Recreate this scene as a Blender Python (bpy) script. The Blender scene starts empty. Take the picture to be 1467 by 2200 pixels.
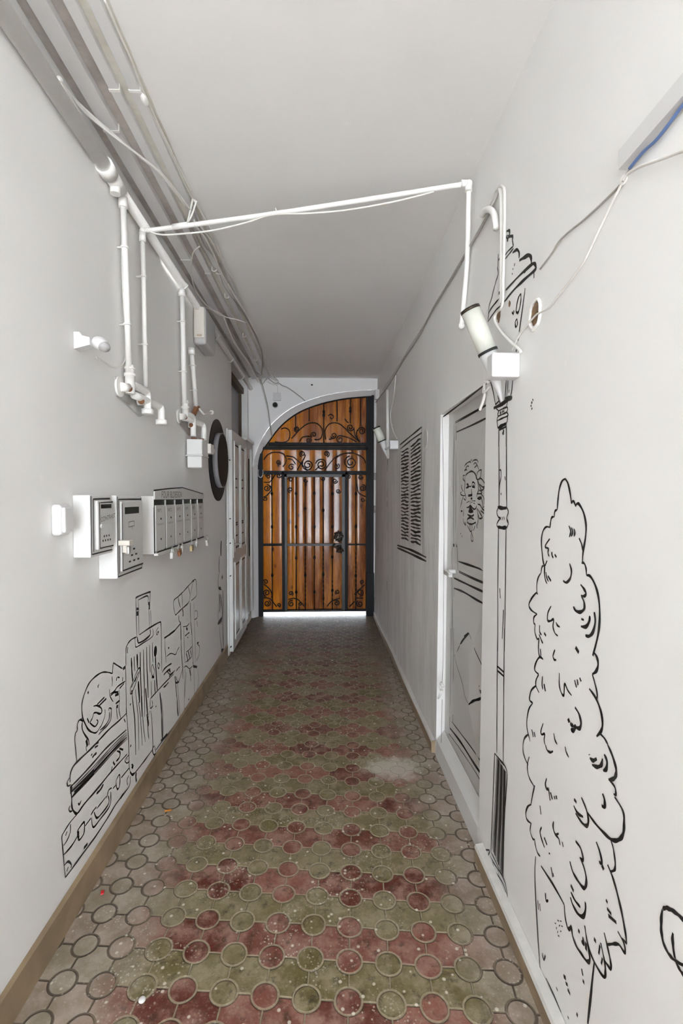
import bpy, bmesh, math, random
from mathutils import Vector, Matrix
random.seed(7)
SC = bpy.context.scene
COL = SC.collection
PI = math.pi
# ---------------------------------------------------------------- camera
H, FPX = 1.57, 1060.0
PITCH = math.atan(32/FPX); YAW = math.atan(41.5/FPX*math.cos(PITCH))
cam_d = bpy.data.cameras.new('camera'); cam = bpy.data.objects.new('camera', cam_d); COL.objects.link(cam)
cam.location = (0, 0, H); cam.rotation_euler = (PI/2-PITCH, 0, -YAW)
cam_d.sensor_fit = 'VERTICAL'; cam_d.sensor_height = 36; cam_d.lens = FPX*36/2200
cam_d.clip_start = .05; cam_d.clip_end = 100
SC.camera = cam
RM = cam.rotation_euler.to_matrix(); CP = Vector((0, 0, H))
def ray(x, y): return (RM @ Vector(((x-733.5)/FPX, (1100-y)/FPX, -1.0))).normalized()
def onx(x, y, X): d = ray(x, y); return CP + d*(X/d.x)
def ony(x, y, Y): d = ray(x, y); return CP + d*(Y/d.y)
def onz(x, y, Z): d = ray(x, y); return CP + d*((Z-H)/d.z)
# measured room planes (metres)
XL, CEIL, YE, YG = -.94, 3.10, 6.40, 6.52
RK, R0 = .0085, .69                      # the right wall leans back a little: X = R0 + RK*Z
def onr(x, y, off=0):                    # a point on the right wall, off metres into the passage
    d = ray(x, y); t = (R0-off + RK*H)/(d.x - RK*d.z); return CP + d*t
def rwx(z): return R0 + RK*z
# ---------------------------------------------------------------- materials
def mat(name, col, rough=.6, metal=0., spec=.5, noise=0., nscale=8., bump=0., bscale=60., coat=0.):
    m = bpy.data.materials.new(name); m.use_nodes = True
    nt = m.node_tree; b = nt.nodes['Principled BSDF']
    b.inputs['Base Color'].default_value = (*col, 1); b.inputs['Roughness'].default_value = rough
    b.inputs['Metallic'].default_value = metal; b.inputs['Specular IOR Level'].default_value = spec
    b.inputs['Coat Weight'].default_value = coat; b.inputs['Coat Roughness'].default_value = .12
    tc = nt.nodes.new('ShaderNodeTexCoord')
    if noise:
        n = nt.nodes.new('ShaderNodeTexNoise'); n.inputs['Scale'].default_value = nscale; n.inputs['Detail'].default_value = 5
        nt.links.new(tc.outputs['Object'], n.inputs['Vector'])
        mx = nt.nodes.new('ShaderNodeMixRGB'); mx.inputs[1].default_value = tuple(c*(1-noise) for c in col)+(1,)
        mx.inputs[2].default_value = tuple(min(1, c*(1+noise)) for c in col)+(1,)
        nt.links.new(n.outputs['Fac'], mx.inputs[0]); nt.links.new(mx.outputs[0], b.inputs['Base Color'])
    if bump:
        n = nt.nodes.new('ShaderNodeTexNoise'); n.inputs['Scale'].default_value = bscale; n.inputs['Detail'].default_value = 4
        nt.links.new(tc.outputs['Object'], n.inputs['Vector'])
        bp = nt.nodes.new('ShaderNodeBump'); bp.inputs['Strength'].default_value = bump; bp.inputs['Distance'].default_value = .002
        nt.links.new(n.outputs['Fac'], bp.inputs['Height']); nt.links.new(bp.outputs[0], b.inputs['Normal'])
    return m
class NT:
    """tiny node helper"""
    def __init__(s, m): s.t = m.node_tree; s.b = s.t.nodes['Principled BSDF']
    def n(s, ty, **k):
        o = s.t.nodes.new(ty)
        for a, v in k.items(): setattr(o, a, v)
        return o
    def l(s, a, b): s.t.links.new(a, b)
    def put(s, sock, v):
        if hasattr(v, 'links') or isinstance(v, bpy.types.NodeSocket): s.l(v, sock)
        else: sock.default_value = v
    def m(s, op, a, b=0., c=0.):
        o = s.n('ShaderNodeMath', operation=op)
        for i, v in enumerate((a, b, c)): s.put(o.inputs[i], v)
        return o.outputs[0]
    def mix(s, f, a, b, bt='MIX'):
        o = s.n('ShaderNodeMixRGB', blend_type=bt); s.put(o.inputs[0], f)
        for i, v in ((1, a), (2, b)): s.put(o.inputs[i], v if not isinstance(v, tuple) else (*v, 1))
        return o.outputs[0]
    def noise(s, vec, scale, detail=4, rough=.5):
        o = s.n('ShaderNodeTexNoise'); o.inputs['Scale'].default_value = scale; o.inputs['Detail'].default_value = detail
        o.inputs['Roughness'].default_value = rough; s.l(vec, o.inputs['Vector']); return o.outputs['Fac']
    def ramp(s, v, a, b):                 # clamp remap a..b -> 0..1
        o = s.n('ShaderNodeMapRange', interpolation_type='SMOOTHSTEP'); s.put(o.inputs[0], v)
        o.inputs[1].default_value = a; o.inputs[2].default_value = b; return o.outputs[0]
def plaster(name, col, streak=None, strip=False):
    m = mat(name, col, .75, spec=.25); g = NT(m)
    P = g.n('ShaderNodeTexCoord').outputs['Object']
    n1 = g.noise(P, .9, 3); n2 = g.noise(P, 14, 6, .65)
    c = g.mix(g.ramp(n1, .3, .7), tuple(x*.955 for x in col), tuple(min(1, x*1.02) for x in col))
    # scattered scuffs and filler spots
    sc = g.ramp(g.noise(P, 5.5, 8, .75), .63, .72)
    c = g.mix(g.m('MULTIPLY', sc, .35), c, tuple(min(1, x*1.12) for x in col))
    if streak:
        mp = g.n('ShaderNodeMapping'); mp.inputs['Scale'].default_value = (1, 5, .9); g.l(P, mp.inputs[0])
        st = g.ramp(g.noise(mp.outputs[0], 2.2, 7, .7), .38, .68)
        sp = g.n('ShaderNodeSeparateXYZ'); g.l(P, sp.inputs[0])
        reg = g.m('MULTIPLY', g.ramp(sp.outputs[1], 2.9, 3.0), g.m('SUBTRACT', 1., g.ramp(sp.outputs[2], 1.6, 2.5)))
        c = g.mix(g.m('MULTIPLY', st, g.m('MULTIPLY', reg, .8)), c, streak)
    if strip:                              # cream band behind the trunkings; towards the wall, shade painted in as darker grey
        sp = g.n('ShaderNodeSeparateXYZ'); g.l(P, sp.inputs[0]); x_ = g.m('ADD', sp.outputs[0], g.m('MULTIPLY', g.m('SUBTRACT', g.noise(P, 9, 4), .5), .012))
        old = g.mix(g.ramp(g.noise(P, 4, 6, .7), .35, .65), (.40, .365, .34), (.56, .52, .485))  # greyer tone: shade around pipe and trunkings put into the ceiling colour
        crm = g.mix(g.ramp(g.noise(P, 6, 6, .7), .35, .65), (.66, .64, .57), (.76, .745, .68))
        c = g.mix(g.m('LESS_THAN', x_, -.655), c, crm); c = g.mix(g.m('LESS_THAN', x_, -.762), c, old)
    g.l(c, g.b.inputs['Base Color'])
    bp = g.n('ShaderNodeBump'); bp.inputs['Strength'].default_value = .22; bp.inputs['Distance'].default_value = .004
    g.l(g.m('ADD', g.m('MULTIPLY', n2, .5), g.m('MULTIPLY', g.noise(P, 3.5, 3), 2.5)), bp.inputs['Height']); g.l(bp.outputs[0], g.b.inputs['Normal'])
    return m
M = {}
M['wall'] = plaster('plaster_wall', (.84, .838, .828))
M['wallr'] = plaster('plaster_wall_right', (.84, .838, .828), streak=(.66, .655, .64))
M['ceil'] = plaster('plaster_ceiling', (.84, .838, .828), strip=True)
M['end'] = plaster('plaster_end', (.86, .857, .85))
M['white'] = mat('white_enamel', (.70, .70, .69), .35, noise=.04)
M['paint'] = mat('white_pipe_paint', (.86, .855, .83), .45, noise=.03, nscale=20, bump=.3)
M['plastic'] = mat('white_plastic', (.70, .70, .70), .3)
M['cream'] = mat('cream_plastic', (.68, .645, .58), .4)
M['ink'] = mat('black_paint', (.012, .012, .012), .6)
M['inkg'] = mat('thinned_black_paint', (.12, .12, .12), .7)
M['dark'] = mat('dark_cavity', (.01, .012, .01), .7)
M['cable'] = mat('white_cable', (.74, .73, .69), .5, noise=.08, nscale=30)
M['cableg'] = mat('grey_cable', (.40, .385, .355), .6, noise=.2, nscale=40)
M['grey'] = mat('grey_letterbox', (.60, .60, .585), .4, noise=.06, nscale=25)
M['steel'] = mat('steel', (.55, .55, .53), .35, metal=.8, noise=.15, nscale=60)
M['brass'] = mat('brass', (.62, .50, .28), .35, metal=.8)
M['iron'] = mat('black_iron', (.008, .008, .010), .5, spec=.22, bump=.5, bscale=120)
M['rust'] = mat('rusty_metal', (.25, .11, .05), .8, noise=.4, nscale=40)
M['base'] = mat('baseboard_stone', (.29, .215, .135), .55, noise=.55, nscale=7, bump=.4)
M['basew'] = mat('painted_ledge', (.66, .65, .62), .6, noise=.15, nscale=25)
M['tube'] = mat('lamp_tube', (.66, .67, .60), .25, noise=.05)
M['wallhole'] = mat('brick_hole', (.22, .14, .08), .9, noise=.5, nscale=60)
M['red'] = mat('red_scrap', (.7, .02, .03), .4)
M['orange'] = mat('orange_scrap', (.8, .3, .03), .5)
M['bronze'] = mat('dark_bronze', (.05, .04, .03), .3, metal=.6, noise=.5, nscale=80)
M['outg'] = mat('pale_paving', (.62, .63, .66), .8, noise=.1)
M['blue'] = mat('blue_cable', (.12, .20, .42), .5)
M['darkwood'] = mat('brown_beam', (.10, .07, .045), .7, noise=.3, nscale=20)
M['neph'] = mat('grey_rim', (.36, .36, .38), .5)
# varnished planks
m = mat('varnished_pine', (.45, .18, .03), .55, spec=.15, coat=.62); M['wood'] = m; g = NT(m)
P = g.n('ShaderNodeTexCoord').outputs['Object']
mp = g.n('ShaderNodeMapping'); mp.inputs['Scale'].default_value = (9, 1, 1.1); g.l(P, mp.inputs[0])
fine = g.noise(mp.outputs[0], 4.5, 8, .65)
mp2 = g.n('ShaderNodeMapping'); mp2.inputs['Scale'].default_value = (1.0, 1, .12); g.l(P, mp2.inputs[0])
big = g.noise(mp2.outputs[0], 9, 2)
sp = g.n('ShaderNodeSeparateXYZ'); g.l(P, sp.inputs[0])
xx = g.ramp(sp.outputs[0], -.60, .10)                     # the left boards keep more of their orange stain
light = g.mix(xx, (.78, .27, .010), (.60, .22, .040)); darkc = g.mix(xx, (.52, .14, .004), (.22, .055, .010))
c = g.mix(g.ramp(g.m('ADD', g.m('MULTIPLY', fine, .45), g.m('MULTIPLY', big, .55)), .40, .64), darkc, light)
vo = g.n('ShaderNodeTexVoronoi'); mp3 = g.n('ShaderNodeMapping'); mp3.inputs['Scale'].default_value = (1, 1, .55); g.l(P, mp3.inputs[0]); g.l(mp3.outputs[0], vo.inputs[0]); vo.inputs['Scale'].default_value = 7
c = g.mix(g.m('SUBTRACT', 1., g.ramp(vo.outputs['Distance'], .05, .19)), c, (.09, .022, .006))
g.l(c, g.b.inputs['Base Color'])
bp = g.n('ShaderNodeBump'); bp.inputs['Strength'].default_value = .35; bp.inputs['Distance'].default_value = .004
g.l(fine, bp.inputs['Height']); g.l(bp.outputs[0], g.b.inputs['Normal']); g.b.inputs['Coat Roughness'].default_value = .11
b2_ = g.n('ShaderNodeBump'); b2_.inputs['Strength'].default_value = .12; b2_.inputs['Distance'].default_value = .004; g.l(big, b2_.inputs['Height']); g.l(b2_.outputs[0], g.b.inputs['Coat Normal'])
# clover pavers
m = mat('clover_paving', (.3, .28, .22), .5, spec=.22); M['floor'] = m; g = NT(m)
P = g.n('ShaderNodeTexCoord').outputs['Object']
sp = g.n('ShaderNodeSeparateXYZ'); g.l(P, sp.inputs[0]); X, Y = sp.outputs[0], sp.outputs[1]
wob = g.m('MULTIPLY', g.m('SUBTRACT', g.noise(P, 2.2, 2), .5), .016)
wob2 = g.m('MULTIPLY', g.m('SUBTRACT', g.noise(P, 3.1, 2), .5), .016)
dx = g.m('ADD', g.m('SUBTRACT', X, .0896), wob); dy = g.m('ADD', g.m('SUBTRACT', Y, 1.6202), wob2)
u = g.m('ADD', g.m('MULTIPLY', dx, 7.55441), g.m('MULTIPLY', dy, -0.53229))   # the courses run about four degrees off the walls
v = g.m('ADD', g.m('MULTIPLY', dx, 0.80210), g.m('MULTIPLY', dy, 7.50742))
ru, rv = g.m('ROUND', u), g.m('ROUND', v)
fu, fv = g.m('SUBTRACT', u, ru), g.m('SUBTRACT', v, rv)
rr = g.m('SQRT', g.m('ADD', g.m('MULTIPLY', fu, fu), g.m('MULTIPLY', fv, fv)))
RAD = .325
def band(x, w0, w1):                      # 1 on the line, 0 beyond
    return g.m('SUBTRACT', 1., g.ramp(g.m('ABSOLUTE', x), w0, w1))
ring = band(g.m('SUBTRACT', rr, RAD), .014, .045)
outside = g.ramp(rr, RAD-.01, RAD+.01)
lines = g.m('MULTIPLY', g.m('MAXIMUM', band(fu, .006, .035), band(fv, .010, .042)), outside)
groove = g.m('MAXIMUM', ring, lines)
evu = g.m('COMPARE', g.m('MODULO', g.m('ADD', ru, 200.), 2.), 0., .1)      # 1 in a red column
cell = g.m('COMPARE', g.m('MODULO', g.m('ADD', g.m('FLOOR', v), 200.), 2.), 0., .1)   # 1 in a red row
red = g.m('ADD', g.m('MULTIPLY', outside, cell), g.m('MULTIPLY', g.m('SUBTRACT', 1., outside), evu))
# per-tile random: id from the column and row of the tile
par = g.m('SUBTRACT', 1., red)
tu = g.m('ROUND', g.m('DIVIDE', g.m('SUBTRACT', u, par), 2.))
tv = g.m('FLOOR', g.m('DIVIDE', g.m('SUBTRACT', g.m('ADD', v, .5), g.m('ADD', par, .0)), 2.))
cmb = g.n('ShaderNodeCombineXYZ'); g.l(tu, cmb.inputs[0]); g.l(tv, cmb.inputs[1]); g.l(red, cmb.inputs[2])
wn = g.n('ShaderNodeTexWhiteNoise', noise_dimensions='3D'); g.l(cmb.outputs[0], wn.inputs['Vector'])
rnd = wn.outputs['Value']
mott = g.noise(P, 11, 7, .7); fineg = g.noise(P, 70, 4, .7)
redc = g.mix(rnd, (.092, .015, .010), (.250, .100, .072))
grnc = g.mix(rnd, (.140, .112, .042), (.225, .190, .112))
tile = g.mix(red, grnc, redc)
tile = g.mix(g.ramp(mott, .40, .66), tile, g.mix(red, (.29, .25, .16), (.32, .185, .145)))
tile = g.mix(g.m('MULTIPLY', g.ramp(g.noise(P, 21, 7, .75), .50, .68), .75), tile, (.042, .030, .018))
tile = g.mix(g.m('MULTIPLY', g.ramp(g.noise(P, 55, 6, .8), .54, .66), .45), tile, (.36, .31, .22))
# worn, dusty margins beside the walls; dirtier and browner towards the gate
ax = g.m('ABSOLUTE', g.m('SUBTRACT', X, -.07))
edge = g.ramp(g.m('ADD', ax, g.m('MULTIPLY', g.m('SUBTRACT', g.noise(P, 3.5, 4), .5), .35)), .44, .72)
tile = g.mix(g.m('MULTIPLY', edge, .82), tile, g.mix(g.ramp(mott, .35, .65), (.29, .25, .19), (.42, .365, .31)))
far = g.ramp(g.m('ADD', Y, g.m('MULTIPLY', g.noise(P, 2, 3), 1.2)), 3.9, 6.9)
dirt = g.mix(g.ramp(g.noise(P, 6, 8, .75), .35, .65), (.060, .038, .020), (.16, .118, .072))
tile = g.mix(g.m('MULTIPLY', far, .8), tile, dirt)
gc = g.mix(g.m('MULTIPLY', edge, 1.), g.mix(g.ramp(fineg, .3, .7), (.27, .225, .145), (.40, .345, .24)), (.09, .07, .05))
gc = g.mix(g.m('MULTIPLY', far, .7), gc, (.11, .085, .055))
c = g.mix(g.m('MULTIPLY', groove, .85), tile, gc)
# white paint drips and crumbs
spk = g.n('ShaderNodeTexVoronoi'); spk.inputs['Scale'].default_value = 30; g.l(P, spk.inputs['Vector'])
wsel = g.ramp(g.m('ADD', spk.outputs['Distance'], g.m('MULTIPLY', fineg, .1)), .27, .17)
spk2 = g.n('ShaderNodeSeparateColor'); g.l(spk.outputs['Color'], spk2.inputs[0])
wsel = g.m('MULTIPLY', wsel, g.m('GREATER_THAN', spk2.outputs[0], .66))
c = g.mix(g.m('MULTIPLY', wsel, .85), c, (.66, .62, .53))
spf = g.n('ShaderNodeTexVoronoi'); spf.inputs['Scale'].default_value = 75; g.l(P, spf.inputs['Vector'])
c = g.mix(g.m('MULTIPLY', g.ramp(spf.outputs['Distance'], .30, .18), g.m('MULTIPLY', g.ramp(g.noise(P, 4, 3), .45, .65), .6)), c, (.60, .56, .47))
# the pale plaster spill
px_, py_ = g.m('DIVIDE', g.m('SUBTRACT', X, .41), .20), g.m('DIVIDE', g.m('SUBTRACT', Y, 2.80), .17)
pd = g.m('ADD', g.m('SQRT', g.m('ADD', g.m('MULTIPLY', px_, px_), g.m('MULTIPLY', py_, py_))), g.m('MULTIPLY', g.m('SUBTRACT', g.noise(P, 12, 6, .7), .5), 1.6))
c = g.mix(g.m('MULTIPLY', g.m('SUBTRACT', 1., g.ramp(pd, .35, 1.0)), .7), c, (.60, .565, .49))
g.l(c, g.b.inputs['Base Color'])
g.l(g.m('ADD', .36, g.m('MULTIPLY', mott, .3)), g.b.inputs['Roughness'])
hgt = g.m('ADD', g.m('MULTIPLY', groove, -1.0), g.m('ADD', g.m('MULTIPLY', mott, .5), g.m('MULTIPLY', fineg, .18)))
bp = g.n('ShaderNodeBump'); bp.inputs['Strength'].default_value = .75; bp.inputs['Distance'].default_value = .006
g.l(hgt, bp.inputs['Height']); g.l(bp.outputs[0], g.b.inputs['Normal'])
# ---------------------------------------------------------------- mesh helpers
def cr(pts, n=6, closed=False):           # Catmull-Rom through the points
    pts = [Vector(p) for p in pts]
    if len(pts) < 3: return pts
    out = []; N = len(pts)
    for i in range(N-1):
        a, b, c_, d = pts[max(i-1, 0)], pts[i], pts[i+1], pts[min(i+2, N-1)]
        for k in range(n):
            t = k/n
            out.append(.5*((2*b)+(c_-a)*t+(2*a-5*b+4*c_-d)*t*t+(3*b-a-3*c_+d)*t**3))
    out.append(pts[-1]); return out
class MB:
    def __init__(s): s.bm = bmesh.new()
    def _merge(s, b, smooth=False):
        for f in b.faces: f.smooth = smooth
        me = bpy.data.meshes.new('t'); b.to_mesh(me); b.free(); s.bm.from_mesh(me); bpy.data.meshes.remove(me); return s
    def box(s, x0, x1, y0, y1, z0, z1, bev=0., seg=2, rot=None):
        b = bmesh.new(); bmesh.ops.create_cube(b, size=1)
        for v_ in b.verts: v_.co = Vector(((x0+x1)/2+v_.co.x*(x1-x0), (y0+y1)/2+v_.co.y*(y1-y0), (z0+z1)/2+v_.co.z*(z1-z0)))
        if bev: bmesh.ops.bevel(b, geom=b.edges[:], offset=bev, segments=seg, profile=.5, affect='EDGES')
        if rot: bmesh.ops.transform(b, matrix=rot, verts=b.verts[:])
        return s._merge(b, False)
    def tube(s, pts, r, seg=10, cap=True, closed=False):
        pts = [Vector(p) for p in pts]; n = len(pts); b = bmesh.new(); rings = []
        rs = r if isinstance(r, (list, tuple)) else [r]*n
        t0 = (pts[1]-pts[0]).normalized(); up = Vector((0, 0, 1)) if abs(t0.z) < .9 else Vector((1, 0, 0))
        nn = t0.cross(up).normalized()
        for i, p in enumerate(pts):
            if closed: t = (pts[(i+1) % n]-pts[i-1])
            else: t = (pts[min(i+1, n-1)]-pts[max(i-1, 0)])
            if t.length < 1e-9: t = t0
            t = t.normalized(); nn = (nn - t*nn.dot(t))
            if nn.length < 1e-6: nn = t.orthogonal()
            nn = nn.normalized(); bb = t.cross(nn)
            rings.append([b.verts.new(p+(nn*math.cos(2*PI*k/seg)+bb*math.sin(2*PI*k/seg))*rs[i]) for k in range(seg)])
        for i in range(n if closed else n-1):
            A, B = rings[i], rings[(i+1) % n]
            for k in range(seg): b.faces.new((A[k], A[(k+1) % seg], B[(k+1) % seg], B[k]))
        if cap and not closed: b.faces.new(rings[0][::-1]); b.faces.new(rings[-1])
        bmesh.ops.recalc_face_normals(b, faces=b.faces[:])
        return s._merge(b, True)
    def cyl(s, p0, p1, r0, r1=None, seg=24):
        r1 = r0 if r1 is None else r1; p0, p1 = Vector(p0), Vector(p1)
        b = bmesh.new(); t = (p1-p0).normalized(); n_ = t.orthogonal().normalized(); bb = t.cross(n_)
        A = [b.verts.new(p0+(n_*math.cos(2*PI*k/seg)+bb*math.sin(2*PI*k/seg))*max(r0, 1e-4)) for k in range(seg)]
        B = [b.verts.new(p1+(n_*math.cos(2*PI*k/seg)+bb*math.sin(2*PI*k/seg))*max(r1, 1e-4)) for k in range(seg)]
        sm = [b.faces.new((A[k], A[(k+1) % seg], B[(k+1) % seg], B[k])) for k in range(seg)]
        b.faces.new(A[::-1]); b.faces.new(B); bmesh.ops.recalc_face_normals(b, faces=b.faces[:])
        for f in b.faces: f.smooth = False
        for f in sm: f.smooth = True
        me = bpy.data.meshes.new('t'); b.to_mesh(me); b.free(); s.bm.from_mesh(me); bpy.data.meshes.remove(me); return s
    def ball(s, c_, r, sc=(1, 1, 1), rot=None, seg=20):
        b = bmesh.new(); bmesh.ops.create_uvsphere(b, u_segments=seg, v_segments=seg//2, radius=r)
        mtx = Matrix.Translation(c_) @ (rot or Matrix()) @ Matrix.Diagonal((*sc, 1)); bmesh.ops.transform(b, matrix=mtx, verts=b.verts[:])
        return s._merge(b, True)
    def prism(s, pts, d, smooth=False):   # planar polygon + offset vector
        b = bmesh.new(); d = Vector(d); A = [b.verts.new(Vector(p)) for p in pts]; B = [b.verts.new(Vector(p)+d) for p in pts]
        b.faces.new(A); b.faces.new(B[::-1]); n = len(A)
        for k in range(n): b.faces.new((A[k], B[k], B[(k+1) % n], A[(k+1) % n]))
        bmesh.ops.recalc_face_normals(b, faces=b.faces[:]); return s._merge(b, smooth)
    def face(s, pts): s.bm.faces.new([s.bm.verts.new(Vector(p)) for p in pts]); return s
    def ribbon(s, pts, w, nrm):           # flat brush line
        pts = [p for i, p in enumerate(pts) if i == 0 or (p-pts[i-1]).length > 1e-5]
        if len(pts) < 2: return s
        L, R_ = [], []; n = len(pts)
        for i, p in enumerate(pts):
            t = (pts[min(i+1, n-1)]-pts[max(i-1, 0)]).normalized(); q = t.cross(nrm).normalized()
            f = 1. if n < 5 else (.62+.38*min(1, min(i, n-1-i)/(n*.22)))
            f *= 1+.18*math.sin(i*.9+p.z*40)
            L.append(s.bm.verts.new(p+q*w*.5*f)); R_.append(s.bm.verts.new(p-q*w*.5*f))
        for i in range(n-1): s.bm.faces.new((L[i], L[i+1], R_[i+1], R_[i]))
        return s
    def build(s, name, m, parent=None, label=None, cat=None, group=None, kind=None):
        me = bpy.data.meshes.new(name)
        off = parent_world(parent) if parent else Vector()
        if parent is None and kind is None:      # origin at the base of the thing
            co = [v_.co for v_ in s.bm.verts]; mn = Vector((min(c.x for c in co), min(c.y for c in co), min(c.z for c in co))); mxx = Vector((max(c.x for c in co), max(c.y for c in co), mn.z)); org = (mn+mxx)/2
        else: org = off
        for v_ in s.bm.verts: v_.co -= org
        s.bm.to_mesh(me); s.bm.free(); me.materials.append(m)
        o = bpy.data.objects.new(name, me); COL.objects.link(o)
        if parent: o.parent = parent
        else: o.location = org
        props(o, label, cat, group, kind); return o
def parent_world(p):
    v_ = Vector()
    while p: v_ += Vector(p.location); p = p.parent
    return v_
def props(o, label=None, cat=None, group=None, kind=None):
    if label: o['label'] = label
    if cat: o['category'] = cat
    if group: o['group'] = group
    if kind: o['kind'] = kind
    return o
def thing(name, loc, label, cat, group=None):
    o = bpy.data.objects.new(name, None); COL.objects.link(o); o.location = loc; o.empty_display_size = .05
    return props(o, label, cat, group)
def letters(mb, txt, org, U, V, size, thick=0., slant=0.):   # written characters laid on a surface
    cu = bpy.data.curves.new('t', 'FONT'); cu.body = txt; cu.size = size; cu.offset = thick; cu.shear = slant
    ob = bpy.data.objects.new('t', cu); COL.objects.link(ob)
    dg = bpy.context.evaluated_depsgraph_get(); me = bpy.data.meshes.new_from_object(ob.evaluated_get(dg))
    vs = [mb.bm.verts.new(org+U*v_.co.x+V*v_.co.y) for v_ in me.vertices]
    for p in me.polygons:
        try: mb.bm.faces.new([vs[i] for i in p.vertices])
        except ValueError: pass
    bpy.data.objects.remove(ob); bpy.data.curves.remove(cu); bpy.data.meshes.remove(me)
def ink(mb, plane, nrm, ox, oy, sc, text, w=.0075):   # brush strokes measured off the mural, laid on the wall they are painted on
    for st in text.replace('\n', ' ').split(';'):
        tk = st.split()
        if not tk: continue
        ww = w
        if tk[0][0] == 'w': ww = w*float(tk[0][1:]); tk = tk[1:]
        pts = [tuple(float(q) for q in t.split(',')) for t in tk]
        if len(pts) == 1: pts = [pts[0], (pts[0][0]+sc*.6, pts[0][1]+sc*1.2)]
        W = [plane(ox+a/sc, oy+b/sc) for a, b in pts]
        mb.ribbon(cr(W, 5), ww, nrm)
# ================================================================ THE SETTING
YM = -4.6                                 # the mouth of the passage, behind the camera
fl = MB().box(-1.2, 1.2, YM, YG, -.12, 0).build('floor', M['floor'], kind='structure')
MB().box(-6, 6, -14, YM, -.14, -.02).build('courtyard_ground', M['outg'], kind='structure', label='pale paving of the open yard behind the passage')
MB().box(-5, 5, YG+.12, 16, -.16, -.005).build('street_ground', M['outg'], kind='structure', label='bright pale paving seen under the wooden gate')
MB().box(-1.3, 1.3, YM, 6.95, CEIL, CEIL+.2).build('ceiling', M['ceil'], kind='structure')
def slab(mb, y0, y1, z0, z1, xo=1.15): mb.prism([(rwx(z0), y0, z0), (rwx(z1), y0, z1), (xo, y0, z1), (xo, y0, z0)], (0, y1-y0, 0))
DY0, DY1, DZ = 2.117, 2.935, 2.062        # the door recess in the right wall
b = MB(); slab(b, YM, DY0, 0, CEIL); slab(b, DY0, DY1, DZ, CEIL); slab(b, DY1, 6.95, 0, CEIL)
wall_r = b.build('wall_right', M['wallr'], kind='structure')
NY0, NY1, NZ0, NZ1 = 5.2, 6.28, 2.23, 3.04
b = MB(); b.box(XL-.3, XL, YM, NY0, 0, CEIL); b.box(XL-.3, XL, NY0, NY1, 0, NZ0); b.box(XL-.3, XL, NY0, NY1, NZ1, CEIL); b.box(XL-.3, XL, NY1, 6.95, 0, CEIL)
b.box(XL-.3, XL-.13, NY0, NY1, NZ0, NZ1)
wall_l = b.build('wall_left', M['wall'], kind='structure')
# end wall with the half arch
gx_ = lambda x: ony(x, 1068, YG-.03).x
outer = [(542, 1003), (549, 975), (559.5, 949), (570, 930), (583, 912), (603, 893), (625, 877.5), (650, 865), (678, 855), (705, 848), (731, 843), (765, 839.5), (800, 838)]
inner = [(555, 1012), (557, 990), (563.5, 968), (582, 941), (596, 922), (612, 906), (632, 891), (652, 880), (678, 870), (704.5, 862.5), (745, 855), (800, 850.5)]
O = cr([ony(x, y, YE) for x, y in outer], 4); I = cr([ony(x, y, YG-.03) for x, y in inner], 4)
jx = O[0].x; ix = I[0].x
b = MB()
O2 = [Vector((p.x, YE, p.z)) for p in O]; O2[-1].x = rwx(2.9)+.02
poly = [Vector((jx, YE, 0))] + O2 + [Vector((rwx(CEIL)+.02, YE, CEIL)), Vector((XL, YE, CEIL)), Vector((XL, YE, 0))]
bm_ = b.bm; vs = [bm_.verts.new(p) for p in poly]
import mathutils.geometry as mg
for t in mg.tessellate_polygon([poly]): bm_.faces.new([vs[i] for i in t])
# reveal: splayed from the wall face back to the gate
n = 48
def resamp(L):
    d = [0]
    for i in range(1, len(L)): d.append(d[-1]+(L[i]-L[i-1]).length)
    out = []
    for k in range(n+1):
        s = d[-1]*k/n; i = max(j for j in range(len(d)) if d[j] <= s+1e-9); i = min(i, len(L)-2)
        f = (s-d[i])/max(1e-9, d[i+1]-d[i]); out.append(L[i].lerp(L[i+1], f))
    return out
A = resamp([Vector((jx, YE, 0))]+O2); B2 = resamp([Vector((ix, YG-.03, 0))]+[Vector((p.x, YG-.03, p.z)) for p in I][:-1]+[Vector((rwx(2.9)+.02, YG-.03, I[-1].z))])
Cc = [p+Vector((0, .42, 0)) for p in B2]
for L1, L2 in ((A, B2), (B2, Cc)):
    va = [bm_.verts.new(p) for p in L1]; vb = [bm_.verts.new(p) for p in L2]
    for k in range(n): f = bm_.faces.new((va[k], va[k+1], vb[k+1], vb[k])); f.smooth = True
b.face([(XL, 6.94, 0), (ix, 6.94, 0), (ix, 6.94, CEIL), (XL, 6.94, CEIL)])
b.box(gx_(802.5), rwx(3)+.05, YG-.03, 6.93, 0, 2.95)
# back face closing the masonry above the arch
bk = [p.copy() for p in Cc]; polyb = [Vector((p.x, 6.93, p.z)) for p in bk] + [Vector((rwx(CEIL)+.02, 6.93, CEIL)), Vector((ix, 6.93, CEIL))]
vs = [bm_.verts.new(p) for p in polyb]
for t in mg.tessellate_polygon([polyb]):
    try: bm_.faces.new([vs[i] for i in t])
    except ValueError: pass
wall_e = b.build('wall_back', M['end'], kind='structure')
for f in wall_e.data.polygons: f.use_smooth = False
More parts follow.
